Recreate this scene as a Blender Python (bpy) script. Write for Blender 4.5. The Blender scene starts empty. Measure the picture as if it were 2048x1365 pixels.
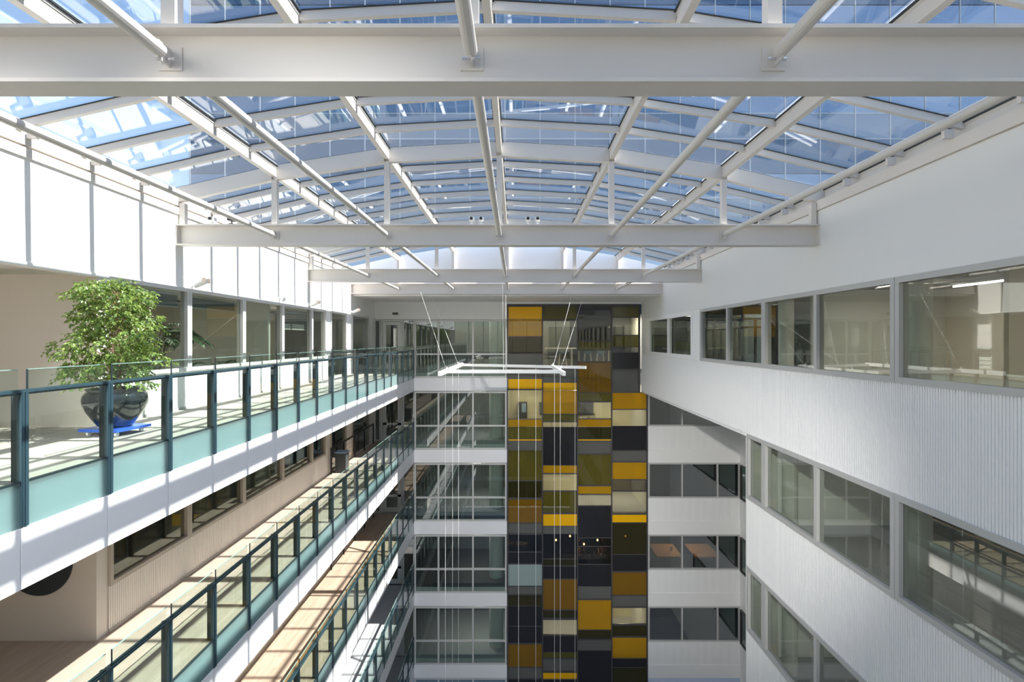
import bpy, bmesh, math, random
from mathutils import Vector, Matrix
random.seed(7)
R = math.radians
C = bpy.context.scene.collection
sc = bpy.context.scene

# ------------------------------------------------------------------ camera, world, sun, exposure
# All heights below are written relative to the eye; EZ lifts the whole building so its lowest floor is z = 0.
EZ = 19.47
cam = bpy.data.cameras.new('camera'); cam_o = bpy.data.objects.new('camera', cam); C.objects.link(cam_o)
cam_o.location = (0, 0, EZ); cam_o.rotation_euler = (R(90), 0, 0)
cam.sensor_width = 36.0; cam.lens = 36.0 * 1090 / 2048
cam.shift_x = -7 / 2048; cam.shift_y = -2.5 / 2048
cam.clip_start = 0.05; cam.clip_end = 400
sc.camera = cam_o

w = bpy.data.worlds.new('world'); sc.world = w; w.use_nodes = True
wn = w.node_tree.nodes; wl = w.node_tree.links
bg = wn['Background']
sky = wn.new('ShaderNodeTexSky'); sky.sky_type = 'NISHITA'; sky.sun_disc = False
sky.sun_elevation = R(53.1); sky.sun_rotation = R(90); sky.air_density = 1.0; sky.dust_density = 0.8; sky.ozone_density = 1.0
wl.new(sky.outputs[0], bg.inputs[0]); bg.inputs[1].default_value = 0.17

sun = bpy.data.lights.new('sun', 'SUN'); sun.energy = 8.0; sun.angle = R(0.55); sun.color = (1.0, 0.935, 0.86)
sun_o = bpy.data.objects.new('sun', sun); C.objects.link(sun_o)
sd = Vector((-math.cos(R(53.1)), 0.010, -math.sin(R(53.1))))
sun_o.rotation_euler = sd.to_track_quat('-Z', 'Y').to_euler(); sun_o.location = (30, 0, 60)

sc.view_settings.view_transform = 'Standard'; sc.view_settings.look = 'None'
sc.view_settings.gamma = 1.0; sc.view_settings.exposure = 0.95; sc.view_settings.use_curve_mapping = False
sc.cycles.max_bounces = 18; sc.cycles.diffuse_bounces = 12; sc.cycles.glossy_bounces = 4
sc.cycles.transparent_max_bounces = 32; sc.cycles.transmission_bounces = 8
sc.cycles.sample_clamp_indirect = 6.0; sc.cycles.use_denoising = True
sc.cycles.caustics_reflective = False; sc.cycles.caustics_refractive = False

# ------------------------------------------------------------------ materials
M = {}
def mat(name, col, rough=0.5, metal=0.0, spec=0.5, bump=None, var=None, coat=0.0, emit=None):
    m = bpy.data.materials.new(name); m.use_nodes = True; nt = m.node_tree
    b = nt.nodes['Principled BSDF']
    b.inputs['Base Color'].default_value = (*col, 1); b.inputs['Roughness'].default_value = rough
    b.inputs['Metallic'].default_value = metal; b.inputs['Specular IOR Level'].default_value = spec
    b.inputs['Coat Weight'].default_value = coat
    if var:   # (scale vector, amount) slow tonal variation
        tc = nt.nodes.new('ShaderNodeTexCoord'); mp = nt.nodes.new('ShaderNodeMapping'); mp.inputs['Scale'].default_value = var[0]
        nz = nt.nodes.new('ShaderNodeTexNoise'); nz.inputs['Scale'].default_value = 1.0; nz.inputs['Detail'].default_value = 3
        rp = nt.nodes.new('ShaderNodeMapRange'); rp.inputs['To Min'].default_value = 1 - var[1]; rp.inputs['To Max'].default_value = 1 + var[1]
        mx = nt.nodes.new('ShaderNodeMix'); mx.data_type = 'RGBA'; mx.blend_type = 'MULTIPLY'; mx.inputs[0].default_value = 1
        mx.inputs[6].default_value = (*col, 1)
        nt.links.new(tc.outputs['Object'], mp.inputs[0]); nt.links.new(mp.outputs[0], nz.inputs[0])
        nt.links.new(nz.outputs[0], rp.inputs[0]); nt.links.new(rp.outputs[0], mx.inputs[7]); nt.links.new(mx.outputs[2], b.inputs['Base Color'])
    if bump:
        nz = nt.nodes.new('ShaderNodeTexNoise'); nz.inputs['Scale'].default_value = bump[0]; bp = nt.nodes.new('ShaderNodeBump')
        bp.inputs['Strength'].default_value = bump[1]; bp.inputs['Distance'].default_value = 0.01
        nt.links.new(nz.outputs[0], bp.inputs['Height']); nt.links.new(bp.outputs[0], b.inputs['Normal'])
    if emit:
        b.inputs['Emission Color'].default_value = (*emit[0], 1); b.inputs['Emission Strength'].default_value = emit[1]
    M[name] = m; return m

def glass(name, tint, base=0.05, gloss_col=(1, 1, 1), body=None, rough=0.0, power=5.0, gmax=0.95, trl=None, wav=0.0):
    """thin architectural glass: see-through tint, a reflection that grows at grazing angles, optional coloured body"""
    m = bpy.data.materials.new(name); m.use_nodes = True; nt = m.node_tree; nt.nodes.clear()
    out = nt.nodes.new('ShaderNodeOutputMaterial'); tr = nt.nodes.new('ShaderNodeBsdfTransparent'); tr.inputs[0].default_value = (*tint, 1)
    gl = nt.nodes.new('ShaderNodeBsdfGlossy'); gl.inputs['Roughness'].default_value = rough; gl.inputs[0].default_value = (*gloss_col, 1)
    lw = nt.nodes.new('ShaderNodeLayerWeight'); lw.inputs[0].default_value = 0.5
    if wav:
        tc = nt.nodes.new('ShaderNodeTexCoord'); nz = nt.nodes.new('ShaderNodeTexNoise'); nz.inputs['Scale'].default_value = 0.9
        nz.inputs['Detail'].default_value = 1.0
        bp = nt.nodes.new('ShaderNodeBump'); bp.inputs['Strength'].default_value = wav; bp.inputs['Distance'].default_value = 0.02
        nt.links.new(tc.outputs['Object'], nz.inputs[0]); nt.links.new(nz.outputs[0], bp.inputs['Height']); nt.links.new(bp.outputs[0], gl.inputs['Normal'])
    pw = nt.nodes.new('ShaderNodeMath'); pw.operation = 'POWER'; pw.inputs[1].default_value = power
    ma = nt.nodes.new('ShaderNodeMath'); ma.operation = 'MULTIPLY_ADD'; ma.inputs[1].default_value = gmax - base; ma.inputs[2].default_value = base
    nt.links.new(lw.outputs['Facing'], pw.inputs[0]); nt.links.new(pw.outputs[0], ma.inputs[0])
    mx = nt.nodes.new('ShaderNodeMixShader'); nt.links.new(ma.outputs[0], mx.inputs[0])
    inner = tr
    if body:   # (colour, share, translucent?)
        d = nt.nodes.new('ShaderNodeBsdfDiffuse'); d.inputs[0].default_value = (*body[0], 1); src = d
        if trl:
            t2 = nt.nodes.new('ShaderNodeBsdfTranslucent'); t2.inputs[0].default_value = (*trl[0], 1)
            m2 = nt.nodes.new('ShaderNodeMixShader'); m2.inputs[0].default_value = trl[1]
            nt.links.new(d.outputs[0], m2.inputs[1]); nt.links.new(t2.outputs[0], m2.inputs[2]); src = m2
        m1 = nt.nodes.new('ShaderNodeMixShader'); m1.inputs[0].default_value = body[1]
        nt.links.new(tr.outputs[0], m1.inputs[1]); nt.links.new(src.outputs[0], m1.inputs[2]); inner = m1
    nt.links.new(inner.outputs[0], mx.inputs[1]); nt.links.new(gl.outputs[0], mx.inputs[2]); nt.links.new(mx.outputs[0], out.inputs[0])
    M[name] = m; return m

mat('white_paint', (0.88, 0.875, 0.86), 0.6, var=((0.5, 0.5, 0.5), 0.015))
mat('steel_white', (0.72, 0.68, 0.635), 0.45, var=((0.8, 3, 3), 0.02))
mat('upper_paint_dimmed', (0.79, 0.79, 0.78), 0.6, var=((0.5, 0.5, 0.5), 0.015))  # same paint as the ribbed bands, colour darkened to offset strong light up there
mat('panel_white', (0.88, 0.88, 0.87), 0.55)
mat('grey_cladding', (0.86, 0.86, 0.855), 0.5)
mat('frame_grey', (0.50, 0.495, 0.48), 0.45)
mat('frame_light', (0.62, 0.62, 0.60), 0.45)
mat('frame_dark', (0.07, 0.065, 0.07), 0.4)
mat('frame_tan', (0.50, 0.44, 0.37), 0.5)
mat('tan_wall', (0.74, 0.675, 0.605), 0.55, var=((0.6, 0.6, 0.6), 0.02))
mat('tan_cladding', (0.80, 0.745, 0.69), 0.5)
mat('slab_white', (0.92, 0.92, 0.935), 0.5)
mat('gasket', (0.03, 0.035, 0.04), 0.5)
mat('teal_metal', (0.032, 0.068, 0.088), 0.35, metal=0.2)
mat('teal_dark', (0.02, 0.035, 0.04), 0.4, metal=0.2)
mat('black_metal', (0.02, 0.02, 0.022), 0.4)
mat('carpet', (0.42, 0.385, 0.345), 0.9, bump=(600, 0.2), var=((4, 4, 4), 0.04))
mat('grey_floor', (0.42, 0.42, 0.45), 0.6, var=((2, 2, 2), 0.03))
mat('dark_floor', (0.10, 0.09, 0.085), 0.6)
mat('blind', (0.25, 0.28, 0.30), 0.7)
mat('blind_light', (0.75, 0.75, 0.72), 0.6)
mat('glaze_black', (0.012, 0.016, 0.02), 0.06, spec=0.8, coat=1.0)
mat('blue_plastic', (0.03, 0.11, 0.55), 0.35)
mat('soil', (0.09, 0.05, 0.035), 0.95, bump=(60, 1.0))
mat('bark', (0.36, 0.24, 0.16), 0.8, bump=(40, 0.6))
mat('wood_rail', (0.36, 0.19, 0.09), 0.45)
mat('table_wood', (0.58, 0.24, 0.07), 0.4)
mat('room_white', (0.68, 0.68, 0.65), 0.7)
mat('room_grey', (0.20, 0.20, 0.21), 0.7)
mat('room_dark', (0.035, 0.033, 0.035), 0.6)
mat('room_cream', (0.62, 0.58, 0.44), 0.7)
mat('cabinet_dark', (0.025, 0.025, 0.03), 0.3)
mat('cabinet_grey', (0.12, 0.13, 0.16), 0.4)
mat('cabinet_cream', (0.66, 0.63, 0.50), 0.4)
mat('cabinet_yellow', (0.60, 0.45, 0.08), 0.4)
mat('stool_blue', (0.18, 0.28, 0.42), 0.4)
mat('chrome', (0.75, 0.75, 0.76), 0.25, metal=0.9)
mat('white_plastic', (0.85, 0.85, 0.83), 0.35)
mat('orange_glow', (0.85, 0.70, 0.58), 0.5)
mat('tube_lamp', (0.9, 0.9, 0.9), 0.5, emit=((1, 0.97, 0.9), 5.0))
mat('bulb', (1, 0.7, 0.4), 0.5, emit=((1, 0.55, 0.2), 14.0))
mat('fairy_bulb', (1, 0.8, 0.4), 0.5, emit=((1, 0.7, 0.3), 0.8))
mat('dark_panel', (0.04, 0.05, 0.055), 0.35)
mat('roof_gravel', (0.35, 0.34, 0.32), 0.9)
mat('tower_line', (0.40, 0.45, 0.52), 0.4)
mat('dark_door', (0.06, 0.06, 0.055), 0.5)
mat('cable', (0.82, 0.82, 0.80), 0.4)
mat('leaf_palm', (0.05, 0.11, 0.05), 0.5)
mat('rust_wall', (0.30, 0.19, 0.14), 0.6)
mat('skin', (0.55, 0.35, 0.26), 0.6)

def wood_floor(name, c1, c2):
    m = bpy.data.materials.new(name); m.use_nodes = True; nt = m.node_tree; b = nt.nodes['Principled BSDF']
    tc = nt.nodes.new('ShaderNodeTexCoord'); mp = nt.nodes.new('ShaderNodeMapping'); mp.inputs['Rotation'].default_value = (0, 0, R(90))
    br = nt.nodes.new('ShaderNodeTexBrick'); br.inputs['Scale'].default_value = 1.0; br.inputs['Brick Width'].default_value = 1.2
    br.inputs['Row Height'].default_value = 0.09; br.inputs['Mortar Size'].default_value = 0.0
    br.inputs['Color1'].default_value = (*c1, 1); br.inputs['Color2'].default_value = (*c2, 1); br.offset = 0.37
    mp2 = nt.nodes.new('ShaderNodeMapping'); mp2.inputs['Scale'].default_value = (30, 1.5, 1)
    nz = nt.nodes.new('ShaderNodeTexNoise'); nz.inputs['Scale'].default_value = 1.5; nz.inputs['Detail'].default_value = 4
    mx = nt.nodes.new('ShaderNodeMix'); mx.data_type = 'RGBA'; mx.blend_type = 'SOFT_LIGHT'; mx.inputs[0].default_value = 0.45
    nt.links.new(tc.outputs['Object'], mp.inputs[0]); nt.links.new(mp.outputs[0], br.inputs[0])
    nt.links.new(tc.outputs['Object'], mp2.inputs[0]); nt.links.new(mp2.outputs[0], nz.inputs[0])
    nt.links.new(br.outputs[0], mx.inputs[6]); nt.links.new(nz.outputs[0], mx.inputs[7]); nt.links.new(mx.outputs[2], b.inputs['Base Color'])
    b.inputs['Roughness'].default_value = 0.42
    M[name] = m
wood_floor('oak_floor', (0.43, 0.36, 0.305), (0.375, 0.31, 0.255))
wood_floor('brown_floor', (0.44, 0.345, 0.27), (0.37, 0.28, 0.21))

def leaf_mat():
    m = bpy.data.materials.new('ficus_leaf'); m.use_nodes = True; nt = m.node_tree; nt.nodes.clear()
    out = nt.nodes.new('ShaderNodeOutputMaterial'); d = nt.nodes.new('ShaderNodeBsdfPrincipled'); t = nt.nodes.new('ShaderNodeBsdfTranslucent')
    tc = nt.nodes.new('ShaderNodeTexCoord'); nz = nt.nodes.new('ShaderNodeTexNoise'); nz.inputs['Scale'].default_value = 9
    cr = nt.nodes.new('ShaderNodeValToRGB'); cr.color_ramp.elements[0].position = 0.35; cr.color_ramp.elements[1].position = 0.68
    cr.color_ramp.elements[0].color = (0.075, 0.155, 0.045, 1); cr.color_ramp.elements[1].color = (0.29, 0.38, 0.10, 1)
    mx = nt.nodes.new('ShaderNodeMixShader'); mx.inputs[0].default_value = 0.3
    t.inputs[0].default_value = (0.30, 0.42, 0.06, 1); d.inputs['Roughness'].default_value = 0.38
    nt.links.new(tc.outputs['Object'], nz.inputs[0]); nt.links.new(nz.outputs[0], cr.inputs[0]); nt.links.new(cr.outputs[0], d.inputs['Base Color'])
    nt.links.new(d.outputs[0], mx.inputs[1]); nt.links.new(t.outputs[0], mx.inputs[2]); nt.links.new(mx.outputs[0], out.inputs[0])
    M['ficus_leaf'] = m
leaf_mat()

glass('roof_glass', (0.93, 0.96, 0.97), 0.065, power=3.2, gmax=0.85, wav=0.05)
glass('rail_glass', (0.90, 0.955, 0.93), 0.035)
mat('glass_edge_light', (0.22, 0.34, 0.31), 0.3)
glass('glass_edge', (0.25, 0.45, 0.40), 0.1)
glass('frosted', (0.64, 0.76, 0.76), 0.06, body=((0.44, 0.57, 0.58), 0.55), trl=((0.68, 0.80, 0.80), 0.7), rough=0.02)
glass('window_glass', (0.80, 0.83, 0.79), 0.075, wav=0.04)
glass('window_glass_tan', (0.78, 0.78, 0.72), 0.10, wav=0.04)
glass('facade_glass', (0.70, 0.76, 0.73), 0.09, wav=0.04)
glass('pan_clear', (0.86, 0.85, 0.74), 0.06, wav=0.04)
glass('pan_smoke', (0.45, 0.44, 0.40), 0.07, wav=0.04)
glass('pan_olive', (0.36, 0.33, 0.07), 0.06, body=((0.17, 0.15, 0.025), 0.5), wav=0.04)
glass('pan_olive_dark', (0.20, 0.18, 0.05), 0.05, body=((0.055, 0.05, 0.015), 0.5), wav=0.04)
glass('pan_yellow_tint', (0.78, 0.52, 0.02), 0.05, body=((0.62, 0.38, 0.008), 0.55), wav=0.04)
glass('pan_brown', (0.30, 0.24, 0.12), 0.05, body=((0.06, 0.05, 0.025), 0.45), wav=0.04)
glass('pan_amber', (0.3, 0.15, 0.01), 0.05, body=((0.26, 0.135, 0.008), 0.8), wav=0.04)
glass('pan_frost', (0.5, 0.62, 0.6), 0.05, body=((0.40, 0.50, 0.48), 0.8), wav=0.04)
mat('pan_yellow', (0.90, 0.48, 0.003), 0.12, spec=0.4)
mat('pan_grey', (0.13, 0.13, 0.12), 0.12)
mat('pan_black', (0.022, 0.022, 0.026), 0.06)
glass('tower_glass', (0.0, 0.0, 0.0), 0.20, gloss_col=(0.62, 0.72, 0.86), body=((0.03, 0.055, 0.10), 1.0), rough=0.03, gmax=0.9)
glass('tower_spandrel', (0.0, 0.0, 0.0), 0.2, gloss_col=(0.7, 0.78, 0.9), body=((0.13, 0.17, 0.23), 1.0), rough=0.12, gmax=0.9)

glass('tower_glass_pale', (0.0, 0.0, 0.0), 0.36, gloss_col=(0.66, 0.76, 0.90), body=((0.05, 0.09, 0.15), 1.0), rough=0.05, gmax=0.9)
glass('recess_glass', (0.66, 0.72, 0.74), 0.34, wav=0.04)
# ------------------------------------------------------------------ mesh helpers
ORI = {}
class MB:
    def __init__(s): s.v = []; s.f = []
    def box(s, x0, x1, y0, y1, z0, z1):
        n = len(s.v)
        s.v += [(x0,y0,z0),(x1,y0,z0),(x1,y1,z0),(x0,y1,z0),(x0,y0,z1),(x1,y0,z1),(x1,y1,z1),(x0,y1,z1)]
        s.f += [(n,n+3,n+2,n+1),(n+4,n+5,n+6,n+7),(n,n+1,n+5,n+4),(n+1,n+2,n+6,n+5),(n+2,n+3,n+7,n+6),(n+3,n,n+4,n+7)]
        return s
    def prism_y(s, pts, y0, y1):      # polygon in (x, z), extruded along y
        n = len(s.v); k = len(pts)
        s.v += [(x, y0, z) for x, z in pts] + [(x, y1, z) for x, z in pts]
        s.f += [tuple(n + i for i in range(k)), tuple(n + k + i for i in reversed(range(k)))]
        s.f += [(n + i, n + k + i, n + k + (i + 1) % k, n + (i + 1) % k) for i in range(k)]
        return s
    def prism_z(s, pts, z0, z1):      # polygon in (x, y), extruded along z
        n = len(s.v); k = len(pts)
        s.v += [(x, y, z0) for x, y in pts] + [(x, y, z1) for x, y in pts]
        s.f += [tuple(n + i for i in reversed(range(k))), tuple(n + k + i for i in range(k))]
        s.f += [(n + i, n + (i + 1) % k, n + k + (i + 1) % k, n + k + i) for i in range(k)]
        return s
    def tube(s, p, q, r, r2=None, n=12, caps=True):
        p = Vector(p); q = Vector(q); r2 = r if r2 is None else r2
        d = (q - p).normalized(); a = d.orthogonal().normalized(); b = d.cross(a)
        k = len(s.v)
        for c, rr in ((p, r), (q, r2)):
            for i in range(n):
                t = 2 * math.pi * i / n; s.v.append(tuple(c + (a * math.cos(t) + b * math.sin(t)) * rr))
        s.f += [(k + i, k + (i + 1) % n, k + n + (i + 1) % n, k + n + i) for i in range(n)]
        if caps: s.f += [tuple(k + i for i in reversed(range(n))), tuple(k + n + i for i in range(n))]
        return s
    def lathe(s, prof, cx, cy, n=40):
        k = len(s.v)
        for r, z in prof:
            for i in range(n):
                t = 2 * math.pi * i / n; s.v.append((cx + r * math.cos(t), cy + r * math.sin(t), z))
        for j in range(len(prof) - 1):
            s.f += [(k + j*n + i, k + j*n + (i+1) % n, k + (j+1)*n + (i+1) % n, k + (j+1)*n + i) for i in range(n)]
        return s
    def quad(s, a, b, c, d):
        n = len(s.v); s.v += [tuple(a), tuple(b), tuple(c), tuple(d)]; s.f.append((n, n+1, n+2, n+3)); return s
    def build(s, name, m, parent=None, smooth=False, origin=None):
        me = bpy.data.meshes.new(name)
        if parent is None:
            if origin is None:
                xs = [v[0] for v in s.v]; ys = [v[1] for v in s.v]; zs = [v[2] for v in s.v]
                origin = ((min(xs)+max(xs))/2, (min(ys)+max(ys))/2, min(zs))
        else: origin = ORI[parent.name]
        ox, oy, oz = origin
        me.from_pydata([(x-ox, y-oy, z-oz) for x, y, z in s.v], [], s.f); me.update()
        me.materials.append(M[m])
        if smooth: me.polygons.foreach_set('use_smooth', [True] * len(me.polygons))
        o = bpy.data.objects.new(name, me); C.objects.link(o); ORI[o.name] = origin
        if parent is None: o.location = (ox, oy, oz + EZ)
        else: o.parent = parent
        return o
def tag(o, label=None, cat=None, group=None, kind=None):
    if label: o['label'] = label
    if cat: o['category'] = cat
    if group: o['group'] = group
    if kind: o['kind'] = kind
    return o
def empty(name, loc, label=None, cat=None, group=None, kind=None):
    o = bpy.data.objects.new(name, None); C.objects.link(o); o.location = (loc[0], loc[1], loc[2] + EZ)
    o.empty_display_size = 0.2; ORI[o.name] = tuple(loc); return tag(o, label, cat, group, kind)
_cache = {}
def inst(name, key, fn, m, parent, at):
    """a part whose mesh (written around the origin by fn) is shared between alike pieces"""
    k = (key, m)
    if k not in _cache:
        b = MB(); fn(b); me = bpy.data.meshes.new(name); me.from_pydata(b.v, [], b.f); me.update(); me.materials.append(M[m]); _cache[k] = me
    o = bpy.data.objects.new(name, _cache[k]); C.objects.link(o)
    if parent is None: o.location = (at[0], at[1], at[2] + EZ); ORI[o.name] = tuple(at)
    else:
        po = ORI[parent.name]; o.parent = parent; o.location = (at[0]-po[0], at[1]-po[1], at[2]-po[2])
        ORI[o.name] = tuple(at)
    return o
def bx(name, m, parent, x0, x1, y0, y1, z0, z1):
    dx, dy, dz = abs(x1-x0)/2, abs(y1-y0)/2, abs(z1-z0)/2
    key = ('box', round(dx, 4), round(dy, 4), round(dz, 4))
    return inst(name, key, lambda b: b.box(-dx, dx, -dy, dy, -dz, dz), m, parent, ((x0+x1)/2, (y0+y1)/2, (z0+z1)/2))
def struct(name, mb, m, label, cat, parent=None):
    return tag(mb.build(name, m, parent), label, cat, kind='structure')
_wn = [0]
ORD = ['first', 'second', 'third', 'fourth', 'fifth', 'sixth', 'seventh', 'eighth', 'ninth', 'tenth', 'eleventh', 'twelfth']
LEV = ['top', 'second', 'third', 'fourth', 'fifth', 'lowest']      # storeys counted from the top
def window(x0, x1, y0, y1, z0, z1, npane, fmat, gmat, label, fw=0.09, depth=0.12, transom=None, cuts=None, fw_top=None):
    """window in a wall plane: constant x (x0==x1) or constant y (y0==y1). frame is one mesh, every pane its own child"""
    _wn[0] += 1
    alongy = abs(x1 - x0) < 1e-6
    a0, a1 = (y0, y1) if alongy else (x0, x1)
    c = x0 if alongy else y0
    root = empty('window_%d' % _wn[0], (c if alongy else (a0+a1)/2, (a0+a1)/2 if alongy else c, z0), label, 'window', kind='structure')
    h = depth / 2
    def B(mb, p, q, zz0, zz1, hh=h):
        if alongy: mb.box(c-hh, c+hh, p, q, zz0, zz1)
        else: mb.box(p, q, c-hh, c+hh, zz0, zz1)
    ft = fw if fw_top is None else fw_top
    f = MB(); B(f, a0, a1, z0, z0+fw); B(f, a0, a1, z1-ft, z1); B(f, a0, a0+fw, z0+fw, z1-ft); B(f, a1-fw, a1, z0+fw, z1-ft)
    edges = cuts[:] if cuts else [a0 + (a1-a0)*i/npane for i in range(1, npane)]
    zr = [(z0+fw, z1-ft)] if transom is None else [(z0+fw, transom-0.04), (transom+0.04, z1-ft)]
    if transom is not None: B(f, a0+fw, a1-fw, transom-0.04, transom+0.04, h*0.95)
    for e in edges:
        for (p, q) in zr: B(f, e-fw*0.55, e+fw*0.55, p, q)
    f.build('window_frame', fmat, root)
    spans = []; es = [a0+fw] + edges + [a1-fw]
    for i in range(len(es)-1):
        spans.append((es[i] + (fw*0.55 if i else 0), es[i+1] - (fw*0.55 if i < len(es)-2 else 0)))
    for (p, q) in spans:
        for (zz0, zz1) in zr:
            if alongy: o = bx('pane', gmat, root, c-0.006, c+0.006, p, q, zz0, zz1)
            else: o = bx('pane', gmat, root, p, q, c-0.006, c+0.006, zz0, zz1)
    return root

# ------------------------------------------------------------------ dimensions
XL, XR = -7.05, 6.32          # left and right atrium walls
XE = -5.12                    # gallery edge
YB = 27.35                    # back facade
YN = -8.0                     # near end of the atrium
ST = 3.6                      # storey
F0 = -1.47                    # top floor level
MOD = 1.19
NL = 6
def fl(k): return F0 - ST * k

# ------------------------------------------------------------------ floors and slabs
FM = ['carpet', 'oak_floor', 'brown_floor', 'grey_floor', 'grey_floor', 'grey_floor']
FN = ['beige carpeted', 'pale oak', 'brown timber', 'pale grey', 'light grey', 'grey']
tn = [0]
def trim(mb, m, label, cat='trim'):
    tn[0] += 1
    return struct('trim_%d' % tn[0], mb, m, label, cat)
for k in range(NL - 1):
    f = fl(k)
    b = MB().box(-14.0, XE, YN, YB - 0.1, f - 0.06, f)
    struct('floor' if k == 0 else 'floor_gallery', b, FM[k], '%s gallery floor on the left of the %s storey' % (FN[k], LEV[k]), 'floor')
    trim(MB().box(-14.0, XE, YN, YB - 0.1, f - 1.05, f - 0.06), 'white_paint', 'white slab under the %s gallery floor on the %s storey' % (FN[k], LEV[k]), 'slab')
    # white fascia along the edge, made of sheets with open joints
    fa = empty('trim_%d' % (tn[0] + 1), (XE, YN, f - 1.10), 'white panelled edge band below the glass railing of the %s storey' % LEV[k], 'edge band', kind='structure'); tn[0] += 1
    y = 11.54 - 22 * MOD
    while y < YB - 0.15:
        y1 = min(y + MOD, YB)
        bx('edge_panel', 'slab_white', fa, XE, XE + 0.045, y + 0.006, y1 - 0.006, f - 1.10, f - 0.47)
        y = y1
    # rooms behind: right block, left block and behind the back facade
    yb1 = YB if k == 0 else 14.9
    rf = MB().box(XR + 0.14, 15.0, YN, yb1, f - 0.2, f)
    struct('floor_office', rf, 'grey_floor' if k else 'oak_floor', 'office floor behind the right wall on the %s storey' % LEV[k], 'floor')
    trim(MB().box(XR + 0.14, 15.0, YN, yb1, f - 0.78, f - 0.2), 'white_paint', 'ceiling slab below the right offices of the %s storey' % LEV[k], 'slab')
    bf = MB().box(-14.0, 15.0, YB + 0.12, 33.0, f - 0.2, f)
    struct('floor_back_room', bf, 'dark_floor' if k == 3 else 'grey_floor', 'room floor behind the back facade on the %s storey' % LEV[k], 'floor')
    trim(MB().box(-14.0, 15.0, YB + 0.12, 33.0, f - 0.78, f - 0.2), 'room_dark' if k == 2 else 'white_paint', 'ceiling slab behind the back facade under the %s storey' % LEV[k], 'slab')
struct('floor_ground', MB().box(-16, 17, YN - 1, 34, fl(5) - 0.2, fl(5)), 'grey_floor', 'grey floor at the foot of the atrium', 'floor')
for k in (1, 2, 3, 4, 5):
    pass
# near gallery the picture is taken from, one per storey
struct('floor_bridge', MB().box(XE + 0.046, XR, -3.2, -0.9, F0 - 0.5, F0), FM[0], 'floor of the near cross bridge on the top storey', 'floor')

# ------------------------------------------------------------------ flat roofs round the glass roof
struct('ceiling_left', MB().box(-16, XL - 0.22, YN - 1, 34, 2.95, 3.25), 'white_paint', 'flat roof over the rooms left of the glass roof', 'roof')
struct('ceiling_right', MB().box(XR + 0.22, 17, YN - 1, 34, 2.95, 3.25), 'white_paint', 'flat roof over the offices right of the glass roof', 'roof')
struct('ceiling_back', MB().box(XL, XR, 23.62, 34, 1.90, 2.30), 'white_paint', 'flat white soffit over the far end of the atrium', 'ceiling')
struct('ceiling_back_roof', MB().box(XL - 0.22, XR + 0.22, 23.62, 34, 2.30, 2.5), 'roof_gravel', 'flat roof above the far end of the atrium', 'roof')

# ------------------------------------------------------------------ left wall
# upper wall above the windows
ul = MB().box(XL - 0.15, XL, YN, 27.35, 1.12, 2.62)
struct('wall_left', ul, 'panel_white', 'smooth white upper wall on the left under the glass roof', 'wall')
trim(MB().box(XL - 0.15, XL + 0.03, YN, 23.5, 2.62, 2.76).box(XL - 0.15, XL + 0.015, YN, 23.5, 2.80, 2.95), 'steel_white', 'white steel eaves beam along the top of the left wall', 'eaves beam')
trim(MB().box(XL - 0.16, XL + 0.02, YN, 27.2, 1.06, 1.12), 'panel_white', 'thin white drip edge under the left upper wall', 'edge trim')
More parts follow.
